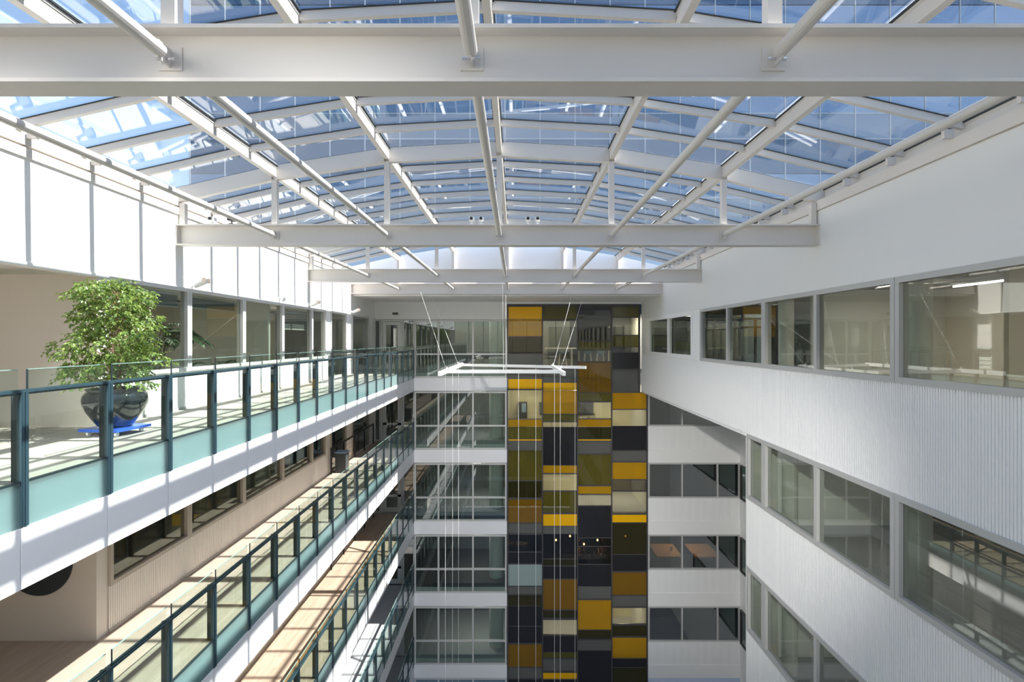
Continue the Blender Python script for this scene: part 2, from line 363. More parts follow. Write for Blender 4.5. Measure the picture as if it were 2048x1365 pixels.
# rooms left
struct('wall_far_left', MB().box(-14.2, -14.0, YN, 33, fl(5), 2.95), 'room_white', 'outer wall of the rooms on the left', 'wall')
for k in range(NL - 1):
    f = fl(k); top = 1.10 if k == 0 else fl(k-1) - 1.05
    tn_name = LEV[k]
    # return wall facing the camera at the end of the alcove
    struct('wall_alcove', MB().box(-14, XL + 0.0, 9.17, 9.32, f, top), 'tan_wall', 'tan wall at the back of the alcove on the %s storey' % tn_name, 'wall')
    struct('wall_alcove_left', MB().box(-11.2, -11.0, YN, 9.17, f, top), 'tan_wall', 'side wall deep in the left alcove on the %s storey' % tn_name, 'wall')
    if k == 0:
        struct('ceiling_alcove', MB().box(-14, XL - 0.16, YN, 23.5, 1.20, 1.3), 'white_paint', 'soffit over the alcove and rooms left of the gallery', 'ceiling')
    # plain pier, then low clad wall below the windows
    struct('wall_pier', MB().box(XL - 0.14, XL, 9.32, 9.42, f, top), 'panel_white' if k == 0 else 'tan_wall', 'narrow pier beside the alcove on the %s storey' % tn_name, 'wall')
    cm = 'panel_white' if k == 0 else 'tan_cladding'
    fm = 'frame_light' if k == 0 else 'frame_tan'
    cl = MB(); y = 9.42; p = 0.0535
    zA, zB = f, f + 0.80
    while y < 20.15:    # ribbed sheet
        n = len(cl.v)
        prof = [(XL + 0.018, y), (XL + 0.018, y + 0.034), (XL + 0.001, y + 0.037), (XL + 0.001, y + 0.050), (XL + 0.018, y + p)]
        for (px, py) in prof: cl.v += [(px, py, zA), (px, py, zB)]
        for i in range(4): cl.f.append((n+2*i, n+2*i+2, n+2*i+3, n+2*i+1))
        y += p
    cl.box(XL - 0.14, XL - 0.001, 9.42, 20.2, zA, zB)
    struct('wall_ribbed_left', cl, cm, '%s ribbed low wall below the left windows of the %s storey' % ('white' if k == 0 else 'tan', tn_name), 'wall')
    ys = [9.42, 11.72, 14.08, 16.44, 18.80, 20.15]
    for i in range(5):
        window(XL - 0.03, XL - 0.03, ys[i] + 0.005, ys[i+1] - 0.005, zB, top, 1, fm, 'window_glass_tan' if k else 'window_glass',
               '%s left-wall window from the alcove on the %s storey' % (ORD[i], tn_name), fw=0.075, depth=0.16)
    # far part: piers and full height windows
    segs = [(20.15, 20.75, 0), (20.75, 22.65, 1), (22.65, 23.45, 0), (23.45, 26.15, 1), (26.15, YB - 0.06, 0)]
    for (a, c_, g) in segs:
        if g: window(XL - 0.03, XL - 0.03, a, c_, f, top, 1, fm, 'window_glass',
                     'full-height window at the far end of the left wall, %s, %s storey' % ('beside the bin' if a < 22 else 'next to the corner door', tn_name), fw=0.07, depth=0.14)
        else: struct('wall_pier', MB().box(XL - 0.14, XL + 0.0, a + 0.004, c_ - 0.004, f, top), 'panel_white' if k == 0 else 'tan_wall',
                     'wall pier %s full-height left windows on the %s storey' % ({20.15: 'before the', 22.65: 'between the two', 26.15: 'after the'}[a], tn_name), 'wall')
    # room behind left windows
    struct('wall_room_left', MB().box(-10.2, -10.1, 9.32, 27.2, f, top), 'tan_wall' if k == 0 else 'room_grey', 'inner wall of the rooms behind the left windows, %s storey' % tn_name, 'wall')
    struct('wall_room_divider', MB().box(-10.1, XL - 0.15, 15.9, 16.0, f, top), 'room_white', 'cross wall in the left rooms of the %s storey' % tn_name, 'wall')
    struct('wall_room_divider', MB().box(-10.1, XL - 0.15, 22.9, 23.0, f, top), 'room_grey', 'far cross wall in the left rooms of the %s storey' % tn_name, 'wall')

# dark round recess on the alcove wall one storey down
b = MB(); b.tube((-8.0, 9.165, fl(1) + 1.33), (-8.0, 9.14, fl(1) + 1.33), 0.56, n=48)
tag(b.build('round_wall_panel', 'dark_panel', None), 'dark round panel on the tan alcove wall', 'wall panel')

# ------------------------------------------------------------------ right wall
ur = MB().box(XR, XR + 0.14, YN, YB, 1.04, 2.68)
struct('wall_right', ur, 'upper_paint_dimmed', 'smooth white upper wall on the right under the glass roof', 'wall')
trim(MB().box(XR - 0.03, XR + 0.14, YN, 23.5, 2.70, 2.90).box(XR + 0.02, XR + 0.14, YN, 23.5, 2.66, 2.70), 'steel_white', 'white steel eaves beam along the top of the right wall', 'eaves beam')
def ribbed(x, y0, y1, z0, z1, sgn=-1):
    cl = MB(); y = y0; p = 0.0535
    while y + p < y1:
        n = len(cl.v)
        for (px, py) in [(x, y), (x, y + 0.034), (x - sgn*0.022, y + 0.036), (x - sgn*0.022, y + 0.0515), (x, y + p)]: cl.v += [(px, py, z0), (px, py, z1)]
        for i in range(4): cl.f.append((n+2*i, n+2*i+1, n+2*i+3, n+2*i+2))
        y += p
    cl.box(min(x - sgn*0.024, x - sgn*0.14), max(x - sgn*0.024, x - sgn*0.14), y0, y1, z0, z1)
    return cl
for k in range(NL - 1):
    f = fl(k); sill = f + 0.755; head = f + 2.51
    yend = YB if k == 0 else 14.9
    nxt = fl(k+1) + 2.51
    struct('wall_right_band', ribbed(XR, YN, yend, nxt, sill), 'grey_cladding', 'ribbed pale grey band below the right windows of the %s storey' % LEV[k], 'wall')
    if k == 0: units = [(-0.49, 4.28, 2), (4.28, 9.05, 2), (9.05, 13.85, 2), (13.85, 18.62, 2)]
    else: units = [(-0.49, 4.28, 2), (4.28, 9.05, 2), (9.05, 13.85, 2), (13.85, 14.85, 1)]
    names = ['nearest', 'second', 'third', 'fourth']
    struct('wall_right_near', MB().box(XR, XR + 0.14, YN, -0.5, sill, head), 'white_paint', 'near end wall strip beside the right windows, %s storey' % LEV[k], 'wall')
    for i, (a, c_, n) in enumerate(units):
        window(XR + 0.05, XR + 0.05, a + 0.006, c_ - 0.006, sill, head, n, 'frame_grey', 'window_glass',
               '%s grey-framed window unit on the right wall, %s storey' % (names[i], LEV[k]), fw=0.10, depth=0.16)
    if k == 0:
        struct('wall_right_pier', MB().box(XR, XR + 0.14, 18.63, 19.45, sill, head), 'white_paint', 'white pier between grey and white framed right windows', 'wall')
        window(XR + 0.05, XR + 0.05, 19.46, 25.9, sill, head, 2, 'white_paint', 'window_glass', 'white-framed window pair at the far end of the right wall', fw=0.16, depth=0.14, cuts=[22.55])
        struct('wall_right_pier', MB().box(XR, XR + 0.14, 25.91, YB - 0.06, sill, head), 'white_paint', 'dark pier where the right wall meets the coloured glass', 'wall')
    # rooms behind
    yw = 14.0 if k == 0 else 14.8
    struct('wall_office_back', MB().box(11.0, 11.12, YN, yw, f, f + 2.8), 'tan_wall' if k == 0 else 'room_grey', 'inner wall of the offices behind the right windows, %s storey' % LEV[k], 'wall')
    for j, yc in enumerate((0.1, 4.87, 9.64, 14.4) if k == 0 else (0.1, 4.87, 9.64, 14.2)):
        b = MB(); b.tube((7.15, yc, f), (7.15, yc, f + 2.82), 0.19, n=24, caps=False)
        c_ = b.build('round_column', 'room_white', None, smooth=True)
        tag(c_, 'round white column behind the %s right window unit, %s storey' % (names[j], LEV[k]), 'column', 'round columns behind the right windows', 'structure')
    if k: struct('wall_office_end', MB().box(XR + 0.02, 11.26, 14.88, 15.0, fl(k+1) + 2.51 if k < 4 else fl(5), min(fl(k-1)-0.79, -2.65) if k == 1 else fl(k)+2.51), 'grey_cladding', 'end wall of the right offices on the %s storey' % LEV[k], 'wall')
struct('wall_right_base', MB().box(XR, XR + 0.14, YN, 14.9, fl(5), fl(5) + 2.51), 'grey_cladding', 'base of the right wall at the atrium floor', 'wall')
struct('wall_far_right', MB().box(15.0, 15.2, YN, 33, fl(5), F0 + 0.3).box(15.0, 15.2, YN, 14.2, F0 + 0.3, 2.95).box(15.0, 15.2, 27.3, 33, F0 + 0.3, 2.95).box(15.0, 15.2, 14.2, 27.3, 1.3, 2.95), 'room_white', 'outer wall of the offices on the right', 'wall')
window(15.1, 15.1, 14.25, 27.25, F0 + 0.32, 1.28, 8, 'frame_light', 'window_glass', 'outer windows seen through the far right windows, top storey', fw=0.1, depth=0.14, transom=0.75)
struct('wall_office_partition', MB().box(7.6, 11.0, 13.95, 14.05, fl(0), 1.3), 'room_white', 'pale partition in the top right office', 'wall')
struct('wall_office_partition', MB().box(8.6, 11.0, 9.5, 9.6, fl(0), 1.3), 'tan_wall', 'tan partition in the top right office near the exit door', 'wall')
struct('ceiling_office', MB().box(XR + 0.15, 15, YN, YB, 1.28, 1.36), 'room_grey', 'office ceiling behind the top right windows', 'ceiling')
# side wall of the recess at the lower right and its little windows
struct('wall_recess', MB().box(11.26, 11.4, 15.0, YB, fl(5), -2.64), 'white_paint', 'side wall of the recess at the far right', 'wall')
struct('ceiling_recess', MB().box(XR + 0.0, 11.4, 15.0, YB, -2.64, -2.57), 'white_paint', 'white underside over the far right recess', 'ceiling')
for k in range(1, NL - 1):
    f = fl(k)
    for (a, c_, s_) in ((24.6, 27.1, 'far'), (20.5, 24.2, 'near')):
        window(11.2, 11.2, a, c_, f + 0.755, f + 2.45, 1, 'frame_dark', 'facade_glass', '%s dark-framed side window in the recess, %s storey' % (s_, LEV[k]), fw=0.06, depth=0.1)

# ------------------------------------------------------------------ near end wall behind the viewpoint
struct('wall_front', MB().box(-14, XL, YN - 0.2, YN, fl(5), 2.95).box(XR, 15, YN - 0.2, YN, fl(5), 2.95), 'white_paint', 'white end wall either side of the glazed end', 'wall')
for k in range(-1, NL):
    f = fl(k)
    if k >= 0: window(XL, XR, YN - 0.1, YN - 0.1, f + 0.02, f + 3.3 if k else f + 4.3, 8, 'frame_light', 'roof_glass', 'glazed end wall behind the viewpoint, %s storey' % LEV[k], fw=0.06, depth=0.14)
    if 0 <= k: trim(MB().box(XL, XR, YN - 0.2, YN, f - 0.29, f + 0.01), 'white_paint', 'white floor edge in the glazed end wall, %s storey' % LEV[k], 'floor band')

# ------------------------------------------------------------------ back facade
def zpx(y): return -(y - 680) / 39.86
def xpx(x): return (x - 1031) / 39.86
# white wall above
struct('wall_back', MB().box(XL, xpx(1014), YB, YB + 0.12, 1.02, 1.90), 'white_paint', 'white wall above the back windows', 'wall')
bk = MB().box(0, 0, 0, 0, 0, 0)
XA = xpx(1014)          # left edge of coloured glass
for k in range(NL - 1):
    f = fl(k); sill = -1.90 - ST * k; head = 1.00 - ST * k
    trim(MB().box(xpx(828), XA, YB - 0.02, YB + 0.12, f - 1.10, f - 0.44), 'slab_white', 'white band across the back windows under the %s storey' % LEV[k], 'floor band')
    window(xpx(829), XA - 0.02, YB + 0.03, YB + 0.03, sill, head, 3, 'frame_light', 'facade_glass', 'three-bay back window with a transom on the %s storey' % LEV[k],
           fw=0.075, depth=0.12, transom=-0.72 - ST*k, cuts=[xpx(877), xpx(946)])
    # glazed door and side lights at the end of the gallery
    top = head
    window(xpx(806), xpx(828.5), YB + 0.03, YB + 0.03, f, top, 1, 'frame_light', 'facade_glass', 'narrow side light right of the gallery door, %s storey' % LEV[k], fw=0.05, depth=0.1)
    window(xpx(749), xpx(761), YB + 0.03, YB + 0.03, f, top, 1, 'frame_light', 'facade_glass', 'narrow side light left of the gallery door, %s storey' % LEV[k], fw=0.05, depth=0.1)
    d = empty('door_%d' % (k+1), (xpx(783), YB, f), 'white-framed glass door at the end of the gallery, %s storey' % LEV[k], 'door', kind='structure')
    x0, x1 = xpx(762), xpx(805.5)
    fr = MB(); Z0, Z1 = f, top
    fr.box(x0, x0+0.07, YB-0.03, YB+0.09, Z0, Z1).box(x1-0.07, x1, YB-0.03, YB+0.09, Z0, Z1).box(x0+0.07, x1-0.07, YB-0.03, YB+0.09, Z1-0.08, Z1)
    fr.build('door_frame', 'frame_light', d)
    lf = MB(); a, c_ = x0+0.09, x1-0.09; y0, y1 = YB+0.0, YB+0.05
    lf.box(a, c_, y0, y1, Z0+0.01, Z0+0.25).box(a, c_, y0, y1, f+0.78, f+0.90).box(a, c_, y0, y1, Z1-0.26, Z1-0.10).box(a, a+0.17, y0, y1, Z0+0.25, Z1-0.26).box(c_-0.17, c_, y0, y1, Z0+0.25, Z1-0.26)
    leaf = lf.build('door_leaf', 'frame_light', d)
    MB().box(a+0.17, c_-0.17, YB+0.02, YB+0.03, f+0.90, Z1-0.26).box(a+0.17, c_-0.17, YB+0.02, YB+0.03, f+0.25, f+0.78).build('door_glass', 'facade_glass', leaf)
    MB().box(c_-0.13, c_-0.10, YB-0.07, YB, f+1.0, f+1.03).box(c_-0.24, c_-0.10, YB-0.085, YB-0.065, f+1.0, f+1.03).build('door_handle', 'chrome', leaf)
    if k: struct('wall_back_head', MB().box(XL, xpx(828), YB, YB+0.12, head, fl(k-1)-1.05), 'white_paint', 'wall strip above the gallery door on the %s storey' % LEV[k], 'wall')
    # the room behind: back wall, a pale round column, a curtain strip
    wm = ['room_grey', 'room_cream', 'room_cream', 'room_dark', 'room_cream'][k]
    struct('wall_back_room', MB().box(-14, XA, 32.0, 32.1, f, f + 2.82), 'room_grey', 'back wall of the room behind the back windows, %s storey' % LEV[k], 'wall')
    struct('wall_back_divider', MB().box(6.62, 6.72, YB + 0.15, 32, f, f + 2.82), 'room_white', 'cross wall between coloured glass room and recess room, %s storey' % LEV[k], 'wall')
    if k == 0: window(6.72, 14.9, 31.2, 31.2, F0 + 0.02, 1.25, 7, 'frame_light', 'window_glass', 'glazed far end of the top right corridor', fw=0.1, depth=0.12, transom=0.72)
    else: struct('wall_recess_room', MB().box(6.72, 15, 31.2, 31.3, f, f + 2.82), ['room_grey','room_grey','room_grey','room_dark','room_grey'][k], 'back wall of the room behind the recess window, %s storey' % LEV[k], 'wall')
    struct('wall_back_kitchen', MB().box(XA, 6.62, 31.2, 31.3, f, f + 2.82), wm, 'back wall of the room behind the coloured glass, %s storey' % LEV[k], 'wall')
    struct('wall_back_divider', MB().box(XA - 0.06, XA + 0.06, YB + 0.15, 32, f, f + 2.82), 'room_white', 'cross wall between the back rooms of the %s storey' % LEV[k], 'wall')
    b = MB(); b.tube((-1.0, 28.3, f), (-1.0, 28.3, f + 2.82), 0.36, n=28, caps=False)
    tag(b.build('round_column', 'room_white', None, smooth=True), 'thick pale column behind the back window, %s storey' % LEV[k], 'column', None, 'structure')
# flat bands facing us in the recess at the lower right
XQ0, XQ1 = xpx(1296), 11.26
for k in range(0, NL - 1):
    z1 = zpx(853 + 143.6 * (k)); z0 = zpx(926 + 143.6 * k)
    # upper ribbed part, ledge, lower plain part
    rb = MB(); x = XQ0; p = 0.0535; zm0, zm1 = zpx(899 + 143.6*k), z1
    while x + p < XQ1:
        n = len(rb.v)
        for (px, py) in [(x, YB-0.036), (x+0.034, YB-0.036), (x+0.036, YB-0.019), (x+0.0515, YB-0.019), (x+p, YB-0.036)]: rb.v += [(px, py, zm0), (px, py, zm1)]
        for i in range(4): rb.f.append((n+2*i, n+2*i+2, n+2*i+3, n+2*i+1))
        x += p
    rb.box(XQ0, XQ1, YB-0.018, YB+0.12, zm0, zm1)
    struct('wall_recess_band', rb, 'grey_cladding', 'ribbed pale band facing the camera in the recess, below the %s storey window' % LEV[min(k+1, 5)], 'wall')
    trim(MB().box(XQ0, XQ1, YB-0.02, YB+0.12, z0, zpx(902 + 143.6*k)).box(XQ0, XQ1, YB-0.06, YB+0.1, zpx(902 + 143.6*k), zpx(899 + 143.6*k)), 'white_paint', 'plain white band with a ledge in the recess, %s from above' % ORD[k], 'wall band')
for k in range(1, NL - 1):
    window(XQ0, XQ1, YB + 0.03, YB + 0.03, -2.575 - ST*(k-1), zpx(853 + 143.6*(k-1)) + 2*0 if False else -2.575 - ST*(k-1) + 0.0001, 1, 'frame_grey', 'facade_glass', 'x') if False else None
    zt = zpx(926 + 143.6*(k-2)) if k > 1 else -2.66
    zb = zpx(853 + 143.6*(k-1))
    window(XQ0, XQ1, YB + 0.03, YB + 0.03, zb, zt, 3, 'frame_grey', 'recess_glass', 'three-pane window facing the camera in the right recess, %s storey' % LEV[k], fw=0.08, depth=0.12,
           cuts=[xpx(1364), xpx(1435)])
struct('wall_recess_corner', MB().box(6.60, XQ0, YB, YB+0.12, fl(5), -2.6), 'frame_light', 'thin strip between coloured glass and recess windows', 'wall')
g = MB().box(xpx(785), xpx(796.5), YB-0.02, YB+0.0, zpx(630), zpx(625.5))
tag(g.build('air_grille', 'frame_dark', None), 'small dark air grille on the white wall above the gallery door', 'grille')

# ------------------------------------------------------------------ coloured glass wall: four columns of panels
COLX = [(1016.5, 1084), (1086, 1154), (1156, 1222.5), (1224.5, 1293)]
PAN = {
0: [(614,638,'pan_yellow'),(638.5,673,'pan_yellow_tint'),(675,708,'pan_brown'),(710,730,'pan_grey'),(730.5,757,'pan_grey'),(758.5,778.5,'pan_yellow'),
    (781,838,'pan_clear'),(839.7,854,'pan_yellow_tint'),(854.5,878.5,'pan_olive'),(879.5,882,'pan_yellow'),(884,900,'pan_grey'),(902,961.5,'pan_olive'),
    (963.5,996,'pan_olive_dark'),(1000,1046,'pan_amber'),(1048,1067,'pan_grey'),(1070.5,1104,'pan_smoke'),(1106,1128,'pan_black'),(1130,1172.5,'pan_frost'),
    (1175,1189,'pan_grey'),(1191.5,1213,'pan_olive_dark'),(1213.5,1253,'pan_black'),(1254.5,1287,'pan_black'),(1290,1335,'pan_amber'),(1337,1358,'pan_grey'),(1360,1400,'pan_black')],
1: [(614,639,'pan_olive'),(642,734,'pan_clear'),(740,764,'pan_grey'),(766,781,'pan_yellow'),(781.5,828,'pan_yellow_tint'),(829,843,'pan_olive'),(845.5,854.5,'pan_clear'),
    (855.5,931,'pan_black'),(932,946.8,'pan_yellow_tint'),(949.5,982,'pan_clear'),(985,1026,'pan_olive'),(1029.5,1052.5,'pan_yellow'),(1054,1069,'pan_grey'),
    (1069.5,1118,'pan_smoke'),(1119.5,1132,'pan_olive_dark'),(1134,1158,'pan_black'),(1160,1220,'pan_amber'),(1222.5,1236.5,'pan_olive_dark'),(1241,1271,'pan_clear'),
    (1273.5,1305.5,'pan_black'),(1306.5,1317,'pan_olive'),(1319.5,1343,'pan_grey'),(1347,1359,'pan_yellow'),(1361,1400,'pan_black')],
2: [(614,682,'pan_smoke'),(684,700,'pan_olive'),(701.5,723,'pan_clear'),(725.5,785.5,'pan_amber'),(787,803,'pan_olive'),(805.5,837.5,'pan_clear'),(839.5,854,'pan_yellow_tint'),
    (854.7,878.5,'pan_olive_dark'),(879.5,882,'pan_yellow'),(884.5,907.5,'pan_grey'),(910,970,'pan_olive'),(973.5,988.5,'pan_yellow_tint'),(991,1012,'pan_clear'),
    (1013.5,1076,'pan_black'),(1077.5,1093,'pan_smoke'),(1094.5,1129,'pan_smoke'),(1131,1173.5,'pan_black'),(1174.5,1198.5,'pan_grey'),(1201.5,1260.5,'pan_yellow_tint'),
    (1262,1279,'pan_olive_dark'),(1281.5,1302,'pan_grey'),(1303,1400,'pan_black')],
3: [(614,634.5,'pan_olive'),(636,670,'pan_clear'),(672,693.5,'pan_olive'),(695,705,'pan_smoke'),(706,738,'pan_black'),(741,785,'pan_grey'),(786.5,818.5,'pan_yellow_tint'),
    (820.5,852,'pan_clear'),(852.5,901,'pan_black'),(903,923,'pan_grey'),(926,959,'pan_yellow_tint'),(961.5,982.5,'pan_smoke'),(984.5,1027.5,'pan_clear'),(1030.5,1045.5,'pan_yellow'),
    (1047,1109,'pan_olive_dark'),(1110.5,1143,'pan_black'),(1146,1191,'pan_amber'),(1193,1213.5,'pan_grey'),(1217,1249,'pan_clear'),(1252.5,1273,'pan_olive_dark'),
    (1276.5,1317.5,'pan_yellow_tint'),(1319,1335.5,'pan_black'),(1337,1400,'pan_olive_dark')]}
ADJ = {'pan_yellow': 'bright yellow glass', 'pan_yellow_tint': 'see-through yellow glass', 'pan_olive': 'olive glass', 'pan_olive_dark': 'dark olive glass', 'pan_grey': 'grey opaque glass',
       'pan_black': 'black glass', 'pan_clear': 'clear glass', 'pan_smoke': 'smoked glass', 'pan_amber': 'amber glass', 'pan_brown': 'brown glass', 'pan_frost': 'frosted pale blue glass'}
cg = empty('coloured_glass_wall', (3.1, YB, zpx(1400)), 'tall wall of yellow, olive, amber and black glass panels', 'glass wall', kind='structure')
for ci, (xa, xb) in enumerate(COLX):
    x0, x1 = xpx(xa), xpx(xb)
    prev = 611
    for (ya, yb_, m) in PAN[ci]:
        xr = min(x1, xpx(1277)) if (ci == 3 and yb_ <= 786) else x1
        p = bx('glass_panel', m, cg, x0, xr, YB + 0.02, YB + 0.04, zpx(yb_), zpx(ya)); p['label'] = ADJ[m] + ' panel'
        if ya - prev > 0.9:
            bx('transom', 'frame_dark', cg, x0, xr, YB, YB + 0.08, zpx(ya), zpx(prev))
        prev = yb_
for xx, top, wd in ((1015.3, 611, 2.6), (1085, 611, 2.4), (1155, 611, 2.4), (1223.5, 611, 2.4), (1278.5, 611, 3.2), (1294.3, 784, 2.8)):
    bx('mullion', 'frame_dark', cg, xpx(xx - wd/2), xpx(xx + wd/2), YB - 0.03, YB + 0.09, zpx(1400 if xx != 1278.5 else 786), zpx(top))
bx('head_rail', 'frame_dark', cg, xpx(1014), xpx(1280), YB - 0.02, YB + 0.08, zpx(611), zpx(608.5))
struct('wall_back_top', MB().box(XA, XR, YB, YB + 0.12, zpx(608.5), 1.90), 'white_paint', 'white strip above the coloured glass wall', 'wall')
# wall behind opaque strip between panels and recess (top storey, behind right wall)
window(xpx(829), XA - 0.02, YB + 0.03, YB + 0.03, fl(5) + 0.1, fl(4) - 1.11, 3, 'frame_light', 'facade_glass', 'three-bay back window at the foot of the atrium', fw=0.075, depth=0.12, cuts=[xpx(877), xpx(946)])
struct('wall_back_base', MB().box(XA, 11.26, YB + 0.02, YB + 0.14, fl(5), zpx(1400)), 'white_paint', 'base of the back wall at the atrium floor', 'wall')

# ------------------------------------------------------------------ glass roof
NX = [-7.22, -5.04, -2.69, -0.34, 2.01, 4.36, 6.50]
NZ = [2.90, 3.40, 3.77, 3.90, 3.77, 3.40, 2.90]     # underside of the lengthwise members
BY = [11.43 - 2 * 7.16, 11.43 - 7.16, 11.43, 11.43 + 7.16, 23.45]
BY[0] = -2.89
YR0, YR1 = -7.95, 23.55
roof = empty('ceiling', (-0.34, 10, 2.9), 'vaulted glass roof of white steel bars and clear panes over the atrium', 'glass roof', kind='structure')
for i in range(7):
    wv = 0.05
    o = MB().box(NX[i] - wv, NX[i] + wv, YR0, YR1, NZ[i], NZ[i] + 0.18).build('purlin', 'steel_white', roof)
for i in range(7):
    MB().box(NX[i] - 0.06, NX[i] + 0.06, YR0, YR1, NZ[i] + 0.18, NZ[i] + 0.235).build('glazing_rail', 'steel_white', roof)
    for q in (-0.08, 0.06): MB().box(NX[i] + q, NX[i] + q + 0.02, YR0, YR1, NZ[i] + 0.215, NZ[i] + 0.24).build('rail_gasket', 'gasket', roof)
ybars = []
y = 11.43
while y > YR0: y -= MOD
y += MOD
while y < YR1 - 0.3:
    ybars.append(y); y += MOD if y < 18.6 - 0.1 or True else 1.2
ribs = set()
for j, yy in enumerate(ybars):
    for i in range(6):
        xa, xb = NX[i] + 0.055, NX[i+1] - 0.055
        t = lambda x: NZ[i] + (NZ[i+1] - NZ[i]) * (x - NX[i]) / (NX[i+1] - NX[i])
        za, zb = t(xa), t(xb)
        big = any(abs(yy - q) < 0.2 for q in BY[:4])
        lo, hi, hw = (-0.06, 0.24, 0.06) if big else (0.12, 0.235, 0.035)
        nm = 'arch_rib' if big else 'glazing_bar'
        inst(nm, (nm, i), lambda b: b.prism_y([(xa, za + lo), (xb, zb + lo), (xb, zb + hi), (xa, za + hi)], -hw, hw), 'steel_white', roof, (0, yy, 0))
        inst('bar_gasket', ('gk', i), lambda b: b.prism_y([(xa, za + 0.236), (xb, zb + 0.236), (xb, zb + 0.248), (xa, za + 0.248)], -0.05, 0.05), 'gasket', roof, (0, yy, 0))
        if j < len(ybars) - 1:
            inst('roof_pane', ('pane', i), lambda b: b.prism_y([(NX[i]+0.02, t(NX[i]+0.02) + 0.25), (NX[i+1]-0.02, t(NX[i+1]-0.02) + 0.25), (NX[i+1]-0.02, t(NX[i+1]-0.02) + 0.262), (NX[i]+0.02, t(NX[i]+0.02) + 0.262)], 0.012, MOD - 0.012), 'roof_glass', roof, (0, yy, 0))
for yy in ybars:
    for (xw, sg_) in ((XL, 1), (XR, -1)):
        x0_ = xw + sg_ * 0.02; x1_ = xw + sg_ * 0.16
        bx('eaves_bracket', 'steel_white', roof, min(x0_, x1_), max(x0_, x1_), yy - 0.03, yy + 0.03, 2.90, 3.03)
        bx('bracket_joint', 'gasket', roof, min(x0_, x1_) + 0.03, max(x0_, x1_) - 0.03, yy + 0.035, yy + 0.06, 2.93, 3.04)
# gable at the far end of the vault
gb = empty('wall_gable', (-0.34, 23.55, 2.3), 'white gable with pale panels closing the far end of the glass roof', 'gable', kind='structure')
for i in range(6):
    inst('gable_panel', ('gp', i), lambda b: b.prism_y([(NX[i], 2.2), (NX[i+1], 2.2), (NX[i+1], NZ[i+1] + 0.24), (NX[i], NZ[i] + 0.24)], 0, 0.05), 'slab_white', gb, (0, 23.56, 0))
for i in range(7): bx('gable_post', 'steel_white', gb, NX[i] - 0.05, NX[i] + 0.05, 23.50, 23.56, 2.3, NZ[i])

# trusses: I-beam with posts up to the roof
names = ['roof beam just behind the viewpoint', 'huge nearest roof beam crossing the top of the view', 'second roof beam from the viewpoint with slim posts', 'third roof beam from the viewpoint', 'far roof beam in front of the white gable']
for k, yb in enumerate(BY):
    r = empty('steel_beam', (-0.36, yb, 1.97), 'white steel I-beam, ' + names[k], 'beam', 'white steel I-beams across the atrium')
    z0, z1 = 1.965, 2.405
    bx('bottom_flange', 'steel_white', r, XL, XR, yb - 0.13, yb + 0.13, z0, z0 + 0.03)
    bx('top_flange', 'steel_white', r, XL, XR, yb - 0.13, yb + 0.13, z1 - 0.03, z1)
    bx('web', 'steel_white', r, XL, XR, yb - 0.01, yb + 0.01, z0 + 0.03, z1 - 0.03)
    for side, xw in ((-1, XL), (1, XR)):
        bx('end_plate', 'steel_white', r, xw, xw - side * 0.02, yb - 0.12, yb + 0.12, z0 + 0.03, z1 - 0.03)
    for i in range(7):
        xx = min(max(NX[i], XL + 0.09), XR - 0.09)
        bx('post', 'steel_white', r, xx - 0.055, xx + 0.055, yb - 0.055, yb + 0.055, z1, NZ[i] - (0.07 if k < 4 else 0.0) + 0.02)
# tie tubes between the beams
POS = ['leftmost', 'second from left', 'centre', 'second from right', 'rightmost']
for k in range(4):
    for i in range(5):
        xx = NX[i + 1]; ya, yb = BY[k] + 0.012, BY[k+1] - 0.012
        if k == 0: pass
        r = empty('tie_tube', (xx, ya, 2.19), '%s round white tube %s' % (POS[i], ['overhead in front of the nearest beam', 'between the nearest and second beam', 'between the second and third beam', 'between the third and far beam'][k]), 'tube', 'round steel tubes tying the roof beams')
        MB().tube((xx, ya + 0.13, 2.19), (xx, yb - 0.13, 2.19), 0.052, n=16).build('tube', 'steel_white', r, smooth=False)
        for e, s_ in ((ya, 1), (yb, -1)):
            MB().box(xx - 0.09, xx + 0.09, min(e, e + s_*0.012), max(e, e + s_*0.012), 2.10, 2.28).build('end_plate', 'steel_white', r)
            a, c_ = (e + s_*0.012, e + s_*0.17); MB().box(xx - 0.008, xx + 0.008, min(a, c_), max(a, c_), 2.12, 2.26).build('fin', 'steel_white', r)
            MB().tube((xx - 0.07, e + s_*0.07, 2.16), (xx + 0.07, e + s_*0.07, 2.16), 0.012, n=8).build('bolt', 'chrome', r)

